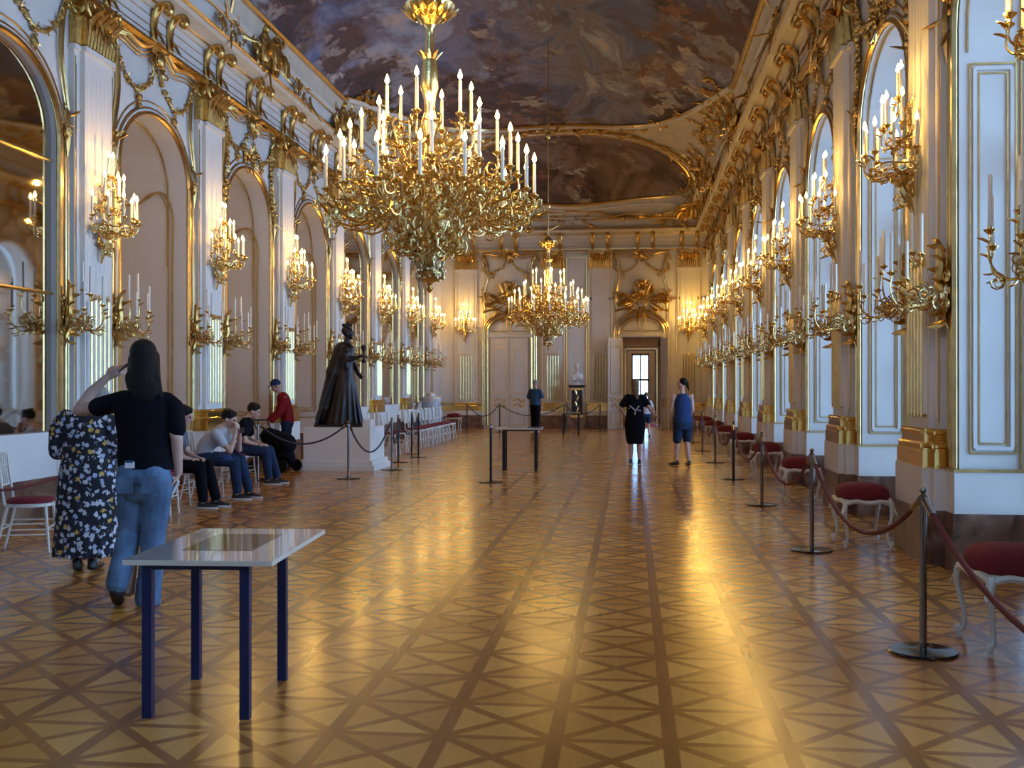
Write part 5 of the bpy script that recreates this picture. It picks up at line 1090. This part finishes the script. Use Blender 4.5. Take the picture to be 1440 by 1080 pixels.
# 9 ---- red jacket and blue cap, bending over the pushchair
p_ = dict(L=((-.18, .16, 1.10), (-.13, .32, .92), (.1, .8, -.4), (0, 0, -1)), R=((.22, .14, 1.10), (.15, .34, .94), (-.1, .8, -.4), (0, 0, -1)), head=(0, .20), tilt=(-.45, 0), **legs(.02, .05, -.05))
t, b = standing((-6.40, 19.9, 0), PI/2+.45, 'person in a red jacket and blue cap stooping over a black pushchair', 1.66, '', '', '', p_)
f = Fig(); f.chain([(0, -.02, .92), (0, .0, 1.12), (0, .06, 1.34), (0, .08, 1.40)], [.165, .17, .175, .11], .75, (1, 0, 0))
for s in (-1, 1): E = V(p_['R' if s > 0 else 'L'][0]); W_ = V(p_['R' if s > 0 else 'L'][1]); f.chain([(s*.15, .06, 1.36), E, E.lerp(W_, .85)], [.08, .068, .055])
f.out('jacket', M['redcloth'], t, .012, 3); f = Fig(); f.limb((-.05, 0, .88), (.05, 0, .88), .125, .125, .85, (0, 1, 0))
for s in (-1, 1): K, A_ = p_['leg'+('R' if s > 0 else 'L')]; f.chain([(s*.09, 0, .86), K, (A_[0], A_[1], .1)], [.105, .08, .065])
f.out('trousers', M['darkdenim'], t, .013, 3); f = Fig(); q = b.hm; f.m.ball(q @ V((0, -.015, .055)), (.092, .105, .085), 14, 9); f.limb(q @ V((-.03, .08, .055)), q @ V((.03, .12, .05)), .05, .05, .15, (1, 0, 0)); f.out('cap', M['navycloth'], t, .010, 3)
for s in (-1, 1): f = Fig(); A_ = p_['legR' if s > 0 else 'legL'][1]; shoe(f, (A_[0], A_[1]+.02), 0); f.out('shoe', M['shoe'], t, .012, 2)
# pushchair
t = tag(empty('pushchair', (-6.36, 19.1, 0), -.25), 'black pushchair parked left of the statue pedestal', 'pushchair')
f = Fig(); f.limb((-.12, .0, .62), (.22, 0, .50), .17, .20, 1.0, (0, 1, 0)); f.limb((-.2, 0, .3), (.25, 0, .28), .14, .15, .9, (0, 1, 0)); f.limb((.2, 0, .45), (.32, 0, .22), .15, .10, .8, (0, 1, 0)); f.out('hood_and_seat', M['blackcloth'], t, .014, 3)
m = MB()
for s in (-1, 1): m.tube([(-.32, s*.22, .92), (-.1, s*.22, .5), (.28, s*.2, .1)], .012, 6).tube([(-.28, s*.22, .12), (.05, s*.22, .45)], .012, 6)
m.tube([(-.32, -.22, .92), (-.32, .22, .92)], .016, 8).build('frame', M['blackmetal'], t)
for x in (-.28, .30):
    for s in (-1, 1): MB().tube([(x, s*.235+.02, .11), (x, s*.235-.02, .11)], .11, 18).build('wheel', M['blackmetal'], t)
# ---------------------------------------------------------------- the bronze statue on its pedestal
t = tag(empty('pedestal', (-5.32, 20.02, 0)), 'broad white stepped pedestal carrying the dark bronze statue', 'pedestal')
MB().box((-.72, -.68, 0), (.72, .68, .10)).box((-.68, -.64, .10), (.68, .64, .18)).build('foot', M['white'], t, smooth=False)
MB().box((-.62, -.58, .18), (.62, .58, .78)).build('block', M['white'], t, smooth=False)
t = tag(empty('statue', (-5.35, 20.0, .78)), 'dark bronze statue of a crowned robed figure holding out a sceptre', 'statue')
f = Fig(); f.rings([(0, -.02, 0, .36, .34), (.06, -.02, 0, .36, .34), (.09, -.03, 0, .33, .30), (.4, .0, 0, .27, .25), (.8, .03, 0, .21, .20), (1.12, .05, 0, .14, .13), (1.32, .05, 0, .17, .13), (1.48, .06, 0, .16, .11), (1.56, .07, 0, .07, .06)], 26)
f.limb((-.02, .0, 1.44), (-.15, 0, 1.0), .15, .18, .95); f.limb((-.16, 0, 1.0), (-.30, 0, .35), .15, .17, .95); f.limb((-.30, 0, .35), (-.40, 0, .15), .16, .13, 1.1)   # cloak
for i in range(9): y = -.26+.065*i; f.limb((-.02-.05*abs(y), y*.5, 1.35), (-.50+.25*abs(y), y, .05), .022, .035)
for i in range(9): a = -1.9+.42*i; f.limb((.06+.12*math.cos(a), .12*math.sin(a), 1.05), (.03+.33*math.cos(a), .31*math.sin(a), .06), .018, .034)
f.limb((.06, 0, 1.50), (.085, 0, 1.64), .066, .058); f.head((.105, 0, 1.74), (0, -PI/2), 1.0); f.m.ball((.07, 0, 1.79), (.10, .09, .10), 14, 9)
for i in range(8): a = 2*PI*i/8; f.m.ball((.08+.085*math.cos(a), .08*math.sin(a), 1.90), (.02, .02, .035))
f.m.ball((.08, 0, 1.90), (.07, .07, .05)); f.m.ball((.08, 0, 1.96), .02)
f.chain([(.06, -.15, 1.46), (.17, -.2, 1.25), (.36, -.16, 1.30)], [.065, .055, .035]); f.hand((.36, -.16, 1.30), (1, .1, .1), (0, .6, -.8), .9, 1.05, 1)
f.chain([(.06, .15, 1.46), (.14, .22, 1.18), (.26, .12, .98)], [.065, .055, .035]); f.hand((.26, .12, .98), (.7, -.4, -.6), (0, -1, 0), .5, 1.05, -1); f.limb((.1, -.18, 1.35), (.12, -.2, 1.1), .09, .06)
f.out('robed_figure', M['statue'], t, .013, 2, .5)
MB().lathe([(.035, -.14), (.045, -.10), (.018, -.06), (.018, .06), (.03, .09), (.055, .14), (.05, .18), (.02, .2)], 12, (.44, -.17, 1.32)).build('sceptre', M['statue'], t)
MB().box((-.45, -.36, 0), (.42, .36, .04)).build('plinth_plate', M['statue'], t, smooth=False)
tag(MB().box((-4.86, 19.55, .78), (-4.72, 19.9, .92)).box((-4.84, 19.5, .78), (-4.70, 19.95, .80)).build('small_box', M['whitegloss'], smooth=False), 'small grey box on the right corner of the statue pedestal', 'box')
# ---------------------------------------------------------------- white marble bust
t = tag(empty('bust', (SX, SY, 1.56)), 'white marble bust on the dark pedestal in the end wall niche', 'bust')
f = Fig(); f.limb((0, 0, .03), (0, 0, .10), .07, .05); f.rings([(.12, 0, 0, .12, .09), (.2, 0, 0, .21, .12), (.32, 0, 0, .24, .13), (.40, 0, 0, .16, .10), (.44, 0, 0, .08, .07)], 20); f.limb((0, 0, .42), (-.01, -.01, .52), .062, .055); f.head((-.01, -.02, .64), (0, PI+.5), 1.05); f.m.ball((0, .02, .69), (.10, .11, .11), 14, 9)
f.limb((-.2, -.05, .3), (.15, -.12, .22), .05, .06); f.limb((.18, -.02, .36), (-.12, -.12, .2), .04, .05); f.out('draped_bust', M['marblewhite'], t, .012, 3); MB().lathe([(.11, 0), (.11, .02), (.07, .05), (.05, .1)], 18).build('socle', M['marblewhite'], t)
